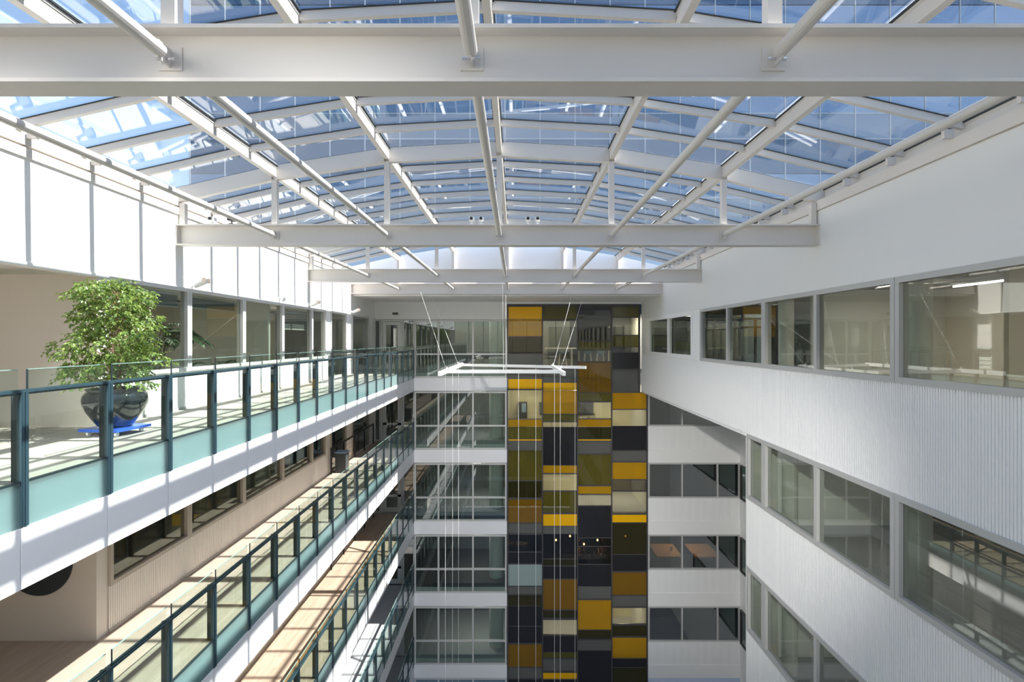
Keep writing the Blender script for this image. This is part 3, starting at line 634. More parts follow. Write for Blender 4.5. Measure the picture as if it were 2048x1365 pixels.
# ------------------------------------------------------------------ railings
for k in range(NL - 1):
    f = fl(k)
    r = empty('glass_railing', (XE, 11, f - 0.46), 'glass railing with dark teal posts along the left gallery edge, %s storey' % LEV[k], 'railing')
    y = 11.54 - 11 * MOD; ys = []
    while y < YB - 0.1: ys.append(y); y += MOD
    for j, yy in enumerate(ys):
        bx('post', 'teal_metal', r, XE + 0.0, XE + 0.055, yy, yy + 0.038, f - 0.46, f + 0.955)
        bx('post', 'teal_metal', r, XE + 0.0, XE + 0.055, yy + 0.046, yy + 0.084, f - 0.46, f + 0.955)
        bx('post_plate', 'teal_dark', r, XE - 0.075, XE - 0.0, yy + 0.02, yy + 0.064, f + 0.0, f + 0.93)
        y0, y1 = yy + 0.084, (ys[j+1] if j + 1 < len(ys) else YB - 0.03)
        if y1 - y0 < 0.15: continue
        bx('glass_panel', 'rail_glass', r, XE + 0.02, XE + 0.032, y0 + 0.012, y1 - 0.012, f + 0.01, f + 1.165)
        bx('pane_edge', 'glass_edge_light', r, XE + 0.018, XE + 0.034, y0 + 0.012, y1 - 0.012, f + 1.160, f + 1.168)
        bx('pane_edge', 'teal_dark', r, XE + 0.018, XE + 0.034, y0 + 0.006, y0 + 0.016, f + 0.955, f + 1.165)
        bx('frosted_panel', 'frosted', r, XE + 0.03, XE + 0.042, y0 + 0.004, y1 - 0.004, f - 0.455, f + 0.0)
        bx('panel_trim', 'teal_dark', r, XE + 0.01, XE + 0.05, y0, y1, f + 0.0, f + 0.014)
    bx('top_rail', 'teal_metal', r, XE - 0.03, XE + 0.018, ys[0], YB - 0.04, f + 0.90, f + 0.955)
    bx('rail_lip', 'teal_metal', r, XE + 0.034, XE + 0.056, ys[0], YB - 0.04, f + 0.925, f + 0.955)
    if k == 2:
        bx('handrail', 'wood_rail', r, XE - 0.11, XE - 0.05, ys[0], YB - 0.04, f + 0.93, f + 0.975)

# dark guard rails in front of the full-height windows
for k in range(0, NL - 1):
    f = fl(k)
    r = empty('guard_rail', (XL + 0.12, 23.8, f), 'black guard rail with thin wires before the far left windows, %s storey' % LEV[k], 'guard rail')
    bx('handrail', 'black_metal', r, XL + 0.08, XL + 0.15, 20.5, 26.6, f + 0.93, f + 0.985)
    for yy in (20.5, 22.0, 23.5, 25.0, 26.55): bx('post', 'black_metal', r, XL + 0.09, XL + 0.14, yy, yy + 0.05, f, f + 0.93)
    for z in (0.2, 0.38, 0.56, 0.74):
        MB().tube((XL + 0.115, 20.55, f + z), (XL + 0.115, 26.55, f + z), 0.006, n=6).build('wire', 'black_metal', r)

# ------------------------------------------------------------------ blinds behind the left windows
for i, (a, c_, h, m, lab) in enumerate([(9.55, 11.6, 0.26, 'blind', 'rolled-down grey blind in the window behind the tree'), (11.85, 13.95, 0.24, 'blind', 'short grey roller blind above the palm'),
                               (16.55, 18.7, 0.62, 'blind', 'half-lowered slatted grey blind in the fourth left window')]):
    r = empty('roller_blind', (XL - 0.14, (a+c_)/2, 1.0), lab, 'blind', 'blinds in the top left windows')
    MB().tube((XL - 0.14, a, 0.97), (XL - 0.14, c_, 0.97), 0.03, n=12).build('roller', 'blind_light', r)
    if i < 2:
        MB().box(XL - 0.137, XL - 0.133, a + 0.02, c_ - 0.02, 0.97 - h, 0.97).build('fabric', m, r)
    else:
        for q in range(12):
            z = 0.93 - q * 0.052; bx('slat', 'blind', r, XL - 0.155, XL - 0.115, a + 0.02, c_ - 0.02, z, z + 0.03)
    MB().box(XL - 0.15, XL - 0.12, a + 0.02, c_ - 0.02, 0.97 - h - 0.03, 0.97 - h).build('bottom_bar', 'blind_light', r)

# ------------------------------------------------------------------ spotlights on the left wall
for (yy, lab) in ((-2.5, 'white spotlight on the left wall behind the viewpoint'), (4.6, 'white spotlight high on the left wall above the alcove'), (11.85, 'white spotlight on the left wall over the window post behind the tree'), (16.2, 'small white camera dome on the left wall'), (18.55, 'white spotlight on the left wall below the third beam'),
                  (23.3, 'farthest white spotlight on the left wall by the soffit')):
    dome = 'camera' in lab
    r = empty('security_camera' if dome else 'wall_spotlight', (XL, yy, 1.14), lab, 'camera' if dome else 'spotlight', None if dome else 'spotlights on the left wall')
    bx('wall_plate', 'white_plastic', r, XL, XL + 0.03, yy - 0.06, yy + 0.06, 1.14, 1.26)
    if dome:
        MB().tube((XL + 0.03, yy, 1.2), (XL + 0.12, yy, 1.2), 0.02, n=8).build('arm', 'white_plastic', r)
        MB().lathe([(0.0, 1.13), (0.045, 1.145), (0.06, 1.19), (0.06, 1.25), (0.0, 1.26)], XL + 0.15, yy, 16).build('housing', 'white_plastic', r, smooth=True)
    else:
        MB().tube((XL + 0.03, yy, 1.2), (XL + 0.16, yy, 1.19), 0.022, n=8).build('arm', 'white_plastic', r)
        MB().tube((XL + 0.12, yy - 0.06, 1.17), (XL + 0.36, yy - 0.10, 1.27), 0.055, 0.07, n=16).build('lamp_body', 'white_plastic', r)
        MB().box(XL + 0.34, XL + 0.42, yy - 0.19, yy - 0.18, 1.22, 1.33).box(XL + 0.34, XL + 0.42, yy - 0.02, yy - 0.01, 1.22, 1.33).build('barn_door', 'orange_glow', r)

# three unseen spotlights added on the rear beam to brighten the far end
def added_fill_light(p, tgt, e, size):
    l = bpy.data.lights.new('added_fill_light', 'SPOT'); l.energy = e; l.spot_size = R(size); l.spot_blend = 0.9; l.shadow_soft_size = 0.15; l.color = (1, 0.96, 0.9)
    o = bpy.data.objects.new('added_fill_light', l); C.objects.link(o); o.location = (p[0], p[1], p[2] + EZ)
    o.rotation_euler = (Vector(tgt) - Vector(p)).to_track_quat('-Z', 'Y').to_euler()
for xx, tgt, e, lab in ((-1.3, (9.4, 27.3, -9.0), 5400, 'right'), (-2.9, (2.5, 27.3, -7.5), 2600, 'middle'), (-4.5, (-3.0, 27.3, -9.0), 3600, 'left')):
    y0 = BY[0] + 0.02
    r = empty('added_spotlight', (xx, y0, 2.3), '%s added fill spotlight of three on the beam behind the viewpoint' % lab, 'spotlight', 'added fill spotlights on the rear beam')
    bx('mounting_plate', 'white_plastic', r, xx - 0.06, xx + 0.06, y0, y0 + 0.03, 2.24, 2.36)
    MB().tube((xx, y0 + 0.03, 2.3), (xx, y0 + 0.12, 2.3), 0.02, n=8).build('arm', 'white_plastic', r)
    MB().tube((xx, y0 + 0.08, 2.32), (xx, y0 + 0.30, 2.25), 0.055, 0.075, n=16).build('lamp_body', 'white_plastic', r)
    added_fill_light((xx, y0 + 0.36, 2.24), tgt, e, 30 if xx > -2 else 42)
# small cameras and lamps standing on the second beam
def beam_cam(x, sgn, lab, dark=False):
    y0 = BY[2]; z0 = 2.405
    r = empty('beam_camera', (x, y0, z0), lab, 'camera', 'small cameras on the second roof beam')
    m = 'black_metal' if dark else 'white_plastic'
    bx('clamp', m, r, x - 0.04, x + 0.04, y0 - 0.05, y0 + 0.05, z0, z0 + 0.03)
    MB().tube((x, y0, z0 + 0.03), (x, y0, z0 + 0.09), 0.012, n=8).build('stem', m, r)
    MB().box(x - sgn*0.0 - 0.05, x + 0.05, y0 - 0.10, y0 + 0.08, z0 + 0.085, z0 + 0.155).build('housing', m, r)
    MB().tube((x, y0 - 0.10, z0 + 0.12), (x, y0 - 0.125, z0 + 0.12), 0.03, n=14).build('lens', 'black_metal', r)
beam_cam(-0.92, 1, 'white camera on the second beam just left of the centre tube'); beam_cam(-0.72, 1, 'smaller white camera beside the first, left of the centre tube')
beam_cam(0.46, -1, 'white camera on the second beam right of the centre tube'); beam_cam(0.26, -1, 'small white camera nearest the centre tube on its right')
beam_cam(-6.35, 1, 'white camera near the left end of the second beam'); beam_cam(-5.95, 1, 'black camera near the left end of the second beam', True)
# ------------------------------------------------------------------ hanging frame with cables
ZF = -1.05
r = empty('hanging_frame', (-0.3, 19.8, ZF), 'thin white bar frame hung on wires with long vertical cables', 'hanging artwork')
def bar(p, q, name='bar', wd=0.035, m='white_plastic', rr=r):
    p = Vector(p); q = Vector(q); d = (q - p).normalized(); s_ = Vector((0, 0, 1)).cross(d).normalized() * wd; u = Vector((0, 0, wd * 1.3))
    b = MB(); n = 0
    b.v = [tuple(v) for v in (p - s_ - u, p + s_ - u, p + s_ + u, p - s_ + u, q - s_ - u, q + s_ - u, q + s_ + u, q - s_ + u)]
    b.f = [(0,3,2,1), (4,5,6,7), (0,1,5,4), (1,2,6,5), (2,3,7,6), (3,0,4,7)]
    return b.build(name, m, rr)
bar((-2.34, 16.8, ZF), (-2.29, 23.8, ZF), 'cross_bar', 0.05)
bar((1.46, 21.6, ZF), (1.50, 16.8, ZF), 'cross_bar', 0.05)
bar((-2.35, 18.4, ZF - 0.02), (1.55, 18.3, ZF - 0.02), 'long_bar', 0.045)
bar((-2.29, 23.2, ZF - 0.02), (2.66, 20.6, ZF - 0.0), 'long_bar', 0.04)
def wire(p, q, nm='suspension_wire', rad=0.005, m='cable'): MB().tube(p, q, rad, n=5).build(nm, m, r)
wire((-2.32, 18.4, ZF), (-3.9, 22.4, 1.96)); wire((-2.29, 22.0, ZF), (-3.75, 24.6, 1.90))
wire((1.46, 21.2, ZF), (2.45, 23.62, 1.95)); wire((1.49, 18.2, ZF), (2.95, 23.62, 1.90))
wire((-0.40, 18.35, ZF), (-0.44, 18.45, 1.97)); wire((-0.36, 22.2, ZF), (-0.42, 23.35, 1.97))
for (x, y) in ((-2.32, 18.4), (-2.29, 22.0), (1.46, 21.2), (1.49, 18.2), (-0.40, 18.35), (-0.36, 22.2)):
    MB().tube((x, y, ZF), (x, y, ZF + 0.14), 0.016, n=8).build('turnbuckle', 'white_plastic', r)
for (px_, y) in ((890.8, 18.4), (905, 20.4), (917, 22.4), (1037, 18.4), (1071.5, 21.2), (1109, 20.4), (1120.5, 18.5), (1150, 20.6)):
    x = (px_ - 1031) / 1090 * y
    wire((x, y, ZF - 0.03), (x, y, fl(5) + 0.05), 'hanging_cable', 0.006)

# ------------------------------------------------------------------ potted fig tree on a dolly
PX, PY = -6.25, 8.52; FZ = F0
r = empty('plant_dolly', (PX, PY, FZ), 'flat blue wheeled dolly under the black pot', 'dolly')
b = MB(); a = R(38); hw = 0.37
pts = [(PX + hw*math.cos(a + R(q)) * 1.25, PY + hw*math.sin(a + R(q)) * 1.25) for q in (0, 90, 180, 270)]
b.prism_z(pts, FZ + 0.075, FZ + 0.115); b.build('board', 'blue_plastic', r)
for (x, y) in pts:
    cx, cy = PX + (x - PX) * 0.72, PY + (y - PY) * 0.72
    MB().tube((cx - 0.015, cy, FZ + 0.037), (cx + 0.015, cy, FZ + 0.037), 0.037, n=14).build('caster', 'white_plastic', r)
PZ = FZ + 0.115
r = empty('plant_pot', (PX, PY, PZ), 'glossy black glazed round pot holding the fig tree', 'pot')
prof = [(0.0, 0.0), (0.20, 0.0), (0.235, 0.03), (0.30, 0.12), (0.375, 0.24), (0.425, 0.36), (0.435, 0.43), (0.42, 0.50), (0.385, 0.545), (0.36, 0.56), (0.39, 0.585), (0.40, 0.60), (0.385, 0.605), (0.345, 0.575), (0.33, 0.52)]
MB().lathe([(a_, PZ + z) for a_, z in prof], PX, PY, 56).build('pot_body', 'glaze_black', r, smooth=True)
MB().lathe([(0.0, PZ + 0.565), (0.2, PZ + 0.56), (0.352, PZ + 0.555)], PX, PY, 30).build('soil', 'soil', r)
tr = empty('fig_tree', (PX, PY, PZ + 0.56), 'leafy green weeping fig tree in the black pot', 'tree')
rnd = random.Random(3)
tb = MB()
def limb(p, q, r0, r1, seg=5, wob=0.03, n=7):
    p = Vector(p); q = Vector(q); last = p; lr = r0
    for i in range(1, seg + 1):
        t = i / seg; c = p.lerp(q, t) + (Vector((rnd.uniform(-wob, wob), rnd.uniform(-wob, wob), 0)) if i < seg else Vector((0, 0, 0)))
        rr = r0 + (r1 - r0) * t; tb.tube(last, c, lr, rr, n=n, caps=False); last = c; lr = rr
base = PZ + 0.55
for j in range(3):
    a = j * 2.1
    limb((PX + 0.07*math.cos(a), PY + 0.07*math.sin(a), base), (PX + 0.05*math.cos(a+2), PY + 0.05*math.sin(a+2), base + 1.55), 0.026, 0.012, 10, 0.02)
tips = []
zc0, zc1 = -0.60, 0.94
for i in range(78):        # clumps carried by side branches, layered up the stem
    t = (i + rnd.random()) / 78; z = zc0 + (zc1 - zc0) * t
    prof_r = 0.62 * (0.62 + 0.38 * math.sin(math.pi * min(1, 0.15 + 1.1 * t))) if t < 0.8 else 0.52 * (1 - (t - 0.8) / 0.2) ** 0.5 + 0.10
    a = i * 2.399 + rnd.uniform(-0.4, 0.4); rr = prof_r * rnd.uniform(0.40, 1.05)
    tip = Vector((PX - 0.05 + rr*math.cos(a), PY + 0.92*rr*math.sin(a), z)); tips.append((tip, rnd.uniform(0.14, 0.23)))
    limb((PX, PY, max(base + 0.1, z - 0.28)), tip, 0.010, 0.003, 5, 0.03, 5)
tb.build('trunk', 'bark', tr)
lb = MB()
def leaf(b, p, d, L, W, roll):
    d = d.normalized(); s_ = d.cross(Vector((0, 0, 1)));
    if s_.length < 0.1: s_ = Vector((1, 0, 0))
    s_.normalize(); u = s_.cross(d); s_ = (s_ * math.cos(roll) + u * math.sin(roll)).normalized(); u = s_.cross(d)
    m = p + d * L * 0.45 + u * W * 0.18; e = p + d * L
    n = len(b.v); b.v += [tuple(p), tuple(m + s_*W*0.5), tuple(e), tuple(m - s_*W*0.5)]; b.f += [(n, n+1, n+2), (n, n+2, n+3)]
for tip, cr_ in tips:
    out = Vector((tip.x - PX, tip.y - PY, 0)); out = out.normalized() if out.length > 1e-3 else Vector((1, 0, 0))
    for s_ in range(26):
        a = rnd.uniform(0, 6.283); q0 = cr_ * rnd.random() ** 0.5
        sp = tip + Vector((q0*math.cos(a), q0*math.sin(a), rnd.gauss(0.02, 0.035) - 0.6 * q0 * q0 / cr_))
        dr = (out * 0.5 + Vector((math.cos(a), math.sin(a), rnd.uniform(-0.9, -0.1)))).normalized()
        for q in range(6):
            p = sp + dr * (q * 0.018)
            d = (dr * 0.7 + Vector((rnd.uniform(-1, 1), rnd.uniform(-1, 1), rnd.uniform(-1.2, 0.0)))).normalized()
            leaf(lb, p, d, rnd.uniform(0.045, 0.07), rnd.uniform(0.026, 0.038), rnd.uniform(-1.2, 1.2))
fo = lb.build('foliage', 'ficus_leaf', tr); fo['kind'] = 'stuff'

# palms behind the left windows
def palm(px_, py_, label, n, L, h):
    t = empty('potted_palm', (px_, py_, F0), label, 'plant')
    MB().lathe([(0.0, F0), (0.17, F0), (0.23, F0 + 0.38), (0.20, F0 + 0.38), (0.19, F0 + 0.33), (0, F0 + 0.33)], px_, py_, 24).build('pot', 'cabinet_dark', t, smooth=True)
    sb = MB(); rr = random.Random(int(px_ * 10 + n))
    for i in range(n):
        a = i * 2.4; e = rr.uniform(0.5, 1.15); p = Vector((px_, py_, F0 + 0.33)); h_ = h * rr.uniform(0.7, 1.05)
        q = p + Vector((math.cos(a) * 0.3 * e, math.sin(a) * 0.3 * e, h_)); sb.tube(p, q, 0.012, 0.007, n=5, caps=False)
        lf = MB(); c = q
        for s_ in range(9):     # arching rib with paired leaflets
            d = Vector((math.cos(a), math.sin(a), 0.55 - s_ * 0.17)).normalized()
            c2 = c + d * (L / 9)
            lf.tube(c, c2, 0.006, 0.005, n=4, caps=False)
            for sd_ in (-1, 1):
                sv = Vector((-math.sin(a), math.cos(a), 0)) * sd_
                for u in (0.25, 0.75):
                    pp = c.lerp(c2, u); dd = (d * 0.9 + sv * 0.8 + Vector((0, 0, -0.35))).normalized()
                    leaf(lf, pp, dd, 0.34 * (1 - 0.05 * s_), 0.045, rr.uniform(-0.3, 0.3))
            c = c2
        lf.build('frond', 'leaf_palm', t)
    sb.build('stem', 'leaf_palm', t)
palm(-8.25, 12.4, 'dark potted palm behind the glass right of the fig tree', 20, 0.9, 1.5)
palm(-8.15, 14.9, 'smaller potted palm behind the third left window', 10, 0.42, 0.5)

# ------------------------------------------------------------------ things in the rooms behind the coloured glass
def room_light(x, y, z, e, sx, sy, col=(1, 0.95, 0.85)):
    l = bpy.data.lights.new('ceiling_lamp_light', 'AREA'); l.energy = e; l.shape = 'RECTANGLE'; l.size = sx; l.size_y = sy; l.color = col
    o = bpy.data.objects.new('ceiling_lamp_light', l); C.objects.link(o); o.location = (x, y, z + EZ); return o
YK = YB + 0.5
f = fl(0)
r = empty('kitchen_counter', (2.4, 28.6, f), 'dark grey breakfast counter with a white top in the top storey kitchen', 'counter')
bx('counter_body', 'cabinet_grey', r, 1.7, 4.6, 28.9, 29.4, f, f + 0.98); bx('counter_top', 'white_plastic', r, 1.6, 4.75, 28.75, 29.45, f + 0.98, f + 1.04)
bx('side_panel', 'white_plastic', r, 2.9, 2.98, 28.4, 28.75, f, f + 1.0)
r = empty('kitchen_cabinet', (3, 31, f), 'tall black cabinet wall at the back of the top storey kitchen', 'cabinet')
for i in range(7): bx('door', 'cabinet_dark', r, 1.9 + i*0.6, 2.49 + i*0.6, 30.6, 31.15, f + 0.1, f + 2.2)
bx('plinth', 'cabinet_dark', r, 1.9, 6.1, 30.65, 31.15, f, f + 0.1)
for (x, lab) in ((2.45, 'blue bar stool nearest the white side panel of the counter'), (3.75, 'middle blue bar stool in front of the kitchen counter'), (4.4, 'blue bar stool at the far right of the kitchen counter')):
    s_ = empty('bar_stool', (x, 28.3, f), lab, 'stool', 'blue bar stools at the kitchen counter')
    bx('seat', 'stool_blue', s_, x-0.19, x+0.19, 28.12, 28.48, f+0.74, f+0.77)
    MB().box(x-0.19, x+0.19, 28.10, 28.12, f+0.77, f+0.96).build('backrest', 'stool_blue', s_)
    for (a, c_) in ((-1, -1), (1, -1), (1, 1), (-1, 1)):
        MB().tube((x+a*0.22, 28.3+c_*0.2, f), (x+a*0.14, 28.3+c_*0.13, f+0.74), 0.012, n=6).build('leg', 'white_plastic', s_)
    MB().tube((x-0.2, 28.12, f+0.25), (x+0.2, 28.12, f+0.25), 0.009, n=6).build('footrest', 'white_plastic', s_)
sh = empty('plant_shelf', (4, 27.65, F0), 'narrow shelf of small plants behind the coloured glass', 'shelf')
bx('board', 'cabinet_cream', sh, 3.2, 4.75, 27.55, 27.75, -0.52, -0.48)
for x in (3.2, 4.71): bx('side_support', 'cabinet_cream', sh, x, x + 0.04, 27.57, 27.73, F0, -0.52)
for i, x in enumerate((3.35, 3.62, 3.9, 4.15, 4.4, 4.62)):
    pl = empty('small_plant', (x, 27.65, -0.48), 'small green pot plant, %s from the left on the kitchen shelf' % ORD[i], 'plant', 'small plants on the kitchen shelf')
    MB().lathe([(0, -0.48), (0.04, -0.48), (0.055, -0.39), (0, -0.39)], x, 27.65, 12).build('pot', 'cabinet_cream', pl)
    lf = MB(); rr = random.Random(i)
    for q in range(26):
        a = rr.uniform(0, 6.28); leaf(lf, Vector((x, 27.65, -0.39)), Vector((math.cos(a), math.sin(a), rr.uniform(0.2, 2.0))), rr.uniform(0.06, 0.11), 0.03, 0)
    lf.build('leaves', 'leaf_palm', pl)
# second storey kitchen
f = fl(1)
r = empty('kitchen_unit', (2.3, 30.9, f), 'cream kitchen base units with a green splashback, second storey', 'kitchen unit')
for i in range(5):
    d_ = bx('drawer', 'cabinet_cream', r, 1.4 + i*0.6, 1.98 + i*0.6, 30.5, 31.1, f + 0.1, f + 0.86)
    bx('handle', 'black_metal', r, 1.6 + i*0.6, 1.78 + i*0.6, 30.47, 30.5, f + 0.72, f + 0.74)
bx('worktop', 'cabinet_dark', r, 1.35, 4.45, 30.45, 31.15, f + 0.86, f + 0.9)
bx('splashback', 'cabinet_grey', r, 1.35, 4.45, 31.15, 31.19, f + 0.9, f + 1.5)
r = empty('wall_cupboard', (2.3, 31, f + 1.5), 'wall cupboards over the second storey kitchen', 'cupboard')
for i in range(3): bx('door', 'cabinet_cream', r, 1.5 + i*0.6, 2.08 + i*0.6, 30.85, 31.15, f + 1.5, f + 2.2)
r = empty('water_dispenser', (0.4, 30.9, f), 'tall dark blue water dispenser in the second storey kitchen', 'dispenser')
bx('body', 'cabinet_dark', r, 0.15, 0.65, 30.6, 31.1, f, f + 1.55); bx('front_panel', 'stool_blue', r, 0.35, 0.6, 30.58, 30.6, f + 1.0, f + 1.5)
# bar in the dark fourth storey
f = fl(3)
for i, (x, z) in enumerate(((xpx(1112), zpx(1081)), (xpx(1140), zpx(1073)), (xpx(1168), zpx(1089)), (xpx(1195), zpx(1081)), (xpx(1251), zpx(1073)))):
    yy = 28.6; s_ = (yy) / YB; x *= s_; z *= s_
    l = empty('pendant_lamp', (x, yy, z), 'glowing bare bulb pendant over the dark bar, %s from the left' % ORD[i], 'lamp', 'bare bulb pendants over the bar')
    MB().lathe([(0.0, z - 0.06), (0.035, z - 0.04), (0.045, z), (0.03, z + 0.04), (0.012, z + 0.06)], x, yy, 12).build('bulb', 'bulb', l, smooth=True)
    MB().tube((x, yy, z + 0.06), (x, yy, fl(2) - 0.8), 0.006, n=5).build('cord', 'black_metal', l)
r = empty('bar_counter', (4.0, 28.2, f), 'dark bar counter in the fourth storey room', 'counter')
bx('counter_body', 'cabinet_dark', r, 1.5, 6.2, 28.0, 28.5, f, f + 0.98); bx('counter_top', 'cabinet_grey', r, 1.4, 6.3, 27.9, 28.6, f + 0.98, f + 1.03)
zt = f + 1.03
for i, (x, h, rad, lab) in enumerate(((3.35, 0.14, 0.12, 'wide pale bowl on the dark bar counter'), (3.62, 0.12, 0.03, 'slim glass on the bar beside the bowl'), (3.80, 0.16, 0.04, 'small white jar on the bar counter'),
                           (4.08, 0.30, 0.045, 'tall white bottle on the bar counter'), (4.42, 0.22, 0.09, 'white box-like canister on the bar counter'), (4.60, 0.19, 0.05, 'short white cup beside the canister'))):
    t = empty('bar_vessel', (x, 28.1, zt), lab, 'bar ware', 'white bar ware on the bar counter')
    prof = [(0, zt), (rad*0.7, zt), (rad, zt + h*0.5), (rad, zt + h)] if i == 0 else [(0, zt), (rad, zt), (rad, zt + h*0.8), (rad*0.6, zt + h), (0, zt + h)]
    MB().lathe(prof, x, 28.1, 16).build('body', 'white_plastic', t, smooth=True)
# string lights bent into script on the dark wall
r = empty('string_lights', (xpx(1036), 27.7, zpx(1090)), 'string of tiny warm bulbs bent into handwriting behind smoked glass', 'string lights')
rr = random.Random(5)
strokes = [[(1018,1082),(1016,1085),(1018,1088),(1017,1090)], [(1020,1089),(1022,1085),(1024,1086),(1026,1089),(1028,1090)], [(1033,1084),(1034,1087),(1033,1090),(1031,1091)],
           [(1040,1085),(1038,1086),(1042,1087),(1040,1090),(1043,1090)], [(1045,1084),(1046,1088),(1048,1090),(1049,1085)], [(1050,1085),(1051,1088),(1053,1087),(1055,1084)], [(1045,1093),(1049,1091),(1053,1092)]]
for st in strokes:
    w_ = MB()
    for (p, q) in zip(st, st[1:]):
        for u in (0, 0.5):
            x = xpx(p[0] + (q[0]-p[0])*u) * 1.013; z = zpx(p[1] + (q[1]-p[1])*u) * 1.013
            w_.lathe([(0, z - 0.012), (0.012, z), (0, z + 0.012)], x, 27.7, 6)
    w_.build('bulbs', 'fairy_bulb', r)
bx('backing', 'room_dark', r, xpx(1017), xpx(1060), 27.75, 27.8, zpx(1104), zpx(1071))

# tables in the dark room of the right recess
f = fl(3)
for (x0, lab) in ((7.35, 'orange wooden table with a menu card, left in the recess room'), (9.3, 'orange wooden table on the right in the recess room')):
    t = empty('cafe_table', (x0 + 0.6, 29.0, f), lab, 'table', 'wooden tables in the recess room')
    bx('table_top', 'table_wood', t, x0, x0 + 1.3, 28.2, 30.0, f + 0.98, f + 1.03)
    MB().tube((x0+0.65, 29.1, f), (x0+0.65, 29.1, f + 0.98), 0.04, n=10).build('column', 'black_metal', t)
    bx('foot', 'black_metal', t, x0+0.35, x0+0.95, 28.8, 29.4, f, f+0.03)
mc = MB().box(8.2, 8.35, 29.0, 29.01, f+1.03, f+1.25); tag(mc.build('menu_card', 'white_plastic', None), 'small white card standing on the left wooden table', 'card')

# waste bin by the far left windows, second storey
f = fl(1)
r = empty('waste_bin', (XL + 0.45, 20.9, f), 'dark blue waste bin by the far left windows of the second storey', 'bin')
bx('body', 'dark_panel', r, XL + 0.2, XL + 0.6, 20.7, 21.1, f, f + 0.75); bx('lid', 'stool_blue', r, XL + 0.18, XL + 0.62, 20.68, 21.12, f + 0.75, f + 0.80)

# office things on the top right storey
f = fl(0)
for i in range(3):
    for j, xx in enumerate((8.2, 9.9)):
        yy = 3.2 + i * 4.2
        t = empty('tube_light', (xx, yy, 1.2), 'lit white tube lamp in the top right office, %s row, %s from the near end' % (['window-side', 'inner'][j], ORD[i]), 'lamp', 'tube lamps in the top right office')
        bx('housing', 'white_plastic', t, xx - 0.05, xx + 0.05, yy - 0.75, yy + 0.75, 1.22, 1.28)
        MB().tube((xx, yy - 0.72, 1.2), (xx, yy + 0.72, 1.2), 0.02, n=8).build('lamp_tube', 'tube_lamp', t)
dr = empty('exit_door', (10.0, 9.45, f), 'dark office door with a small sign beside it, top right storey', 'door')
bx('door_leaf', 'dark_door', dr, 9.2, 10.1, 9.42, 9.48, f, f + 2.05); bx('door_leaf', 'dark_door', dr, 10.12, 10.9, 9.42, 9.48, f, f + 2.05)
bx('handle', 'chrome', dr, 10.0, 10.05, 9.38, 9.42, f + 1.0, f + 1.12)
b = MB().box(9.32, 9.62, 9.40, 9.415, f + 1.62, f + 1.78); sg = tag(b.build('exit_sign', 'white_plastic', None), 'small white pictogram sign on the dark office door', 'sign')
MB().box(9.35, 9.38, 9.396, 9.40, f+1.72, f+1.75).box(9.44, 9.455, 9.396, 9.40, f+1.65, f+1.74).box(9.455, 9.47, 9.396, 9.40, f+1.665, f+1.725).box(9.52, 9.60, 9.396, 9.40, f+1.69, f+1.73).box(9.35, 9.42, 9.396, 9.40, f+1.645, f+1.66).build('pictogram', 'dark_door', sg)
t = empty('office_desk', (7.6, 5.0, f), 'long wooden desk behind the nearest right window', 'desk')
bx('desk_top', 'oak_floor', t, 7.8, 8.6, 5.4, 7.8, f + 0.72, f + 0.75)
for (x, y) in ((7.85, 5.45), (8.55, 5.45), (7.85, 7.75), (8.55, 7.75)): bx('leg', 'cabinet_grey', t, x-0.02, x+0.02, y-0.02, y+0.02, f, f+0.72)
t = empty('monitor', (7.4, 16.6, f + 0.75), 'black screen on the ledge in the right window before the pier', 'monitor')
bx('screen', 'black_metal', t, 7.0, 7.04, 15.0, 15.5, f + 0.85, f + 1.15); bx('stand', 'black_metal', t, 6.95, 7.1, 15.2, 15.3, f + 0.75, f + 0.85)
t = empty('side_table', (7.0, 15.3, f), 'small white table under the black screen', 'table')
bx('table_top', 'white_plastic', t, 6.75, 7.35, 14.8, 15.8, f + 0.72, f + 0.75)
for (x, y) in ((6.8, 14.85), (7.3, 14.85), (6.8, 15.75), (7.3, 15.75)): bx('leg', 'chrome', t, x-0.015, x+0.015, y-0.015, y+0.015, f, f+0.72)

# ------------------------------------------------------------------ neighbouring office tower beyond the roof
YT = 34.5
tw = empty('office_tower', (12, YT, -2), 'tall blue glass office tower seen beyond the vaulted roof', 'building')
sc_t = YT / 29.0
def tx(px_): return (px_ - 1031) / 1090 * YT
def tz(py_): return (680 - py_) / 1090 * YT
dxp = 70.0
x = 380.0; cols = []
while x < 2300: cols.append(x); x += dxp
zl = [tz(445)]
rows = [(tz(470), tz(420), 0)]
yy = 470
per = 169.0 * 0.66
bands = []
yy = 430.0
yy = 447.0
while yy > -400:
    bands.append((yy, yy - 51, 'tower_spandrel')); bands.append((yy - 51, yy - 99, 'tower_glass_pale')); bands.append((yy - 99, yy - 169, 'tower_glass')); yy -= 169
for (ya, yb_, m) in bands:
    for cx in cols:
        bx('window_pane' if m != 'tower_spandrel' else 'spandrel_panel', m, tw, tx(cx) + 0.03, tx(cx + dxp) - 0.03, YT, YT + 0.05, tz(ya) + 0.03, tz(yb_) - 0.03)
    if m != 'tower_glass_pale': bx('band_line', 'tower_line', tw, tx(cols[0]), tx(cols[-1] + dxp), YT - 0.03, YT + 0.04, tz(yb_) - 0.03, tz(yb_) + 0.03)
for cx in cols: bx('mullion', 'tower_line', tw, tx(cx) - 0.03, tx(cx) + 0.03, YT - 0.05, YT + 0.04, tz(447), tz(-400))
bx('wall', 'tower_spandrel', tw, tx(cols[0]), tx(cols[-1] + dxp), YT + 0.06, YT + 14, -2, tz(-400))

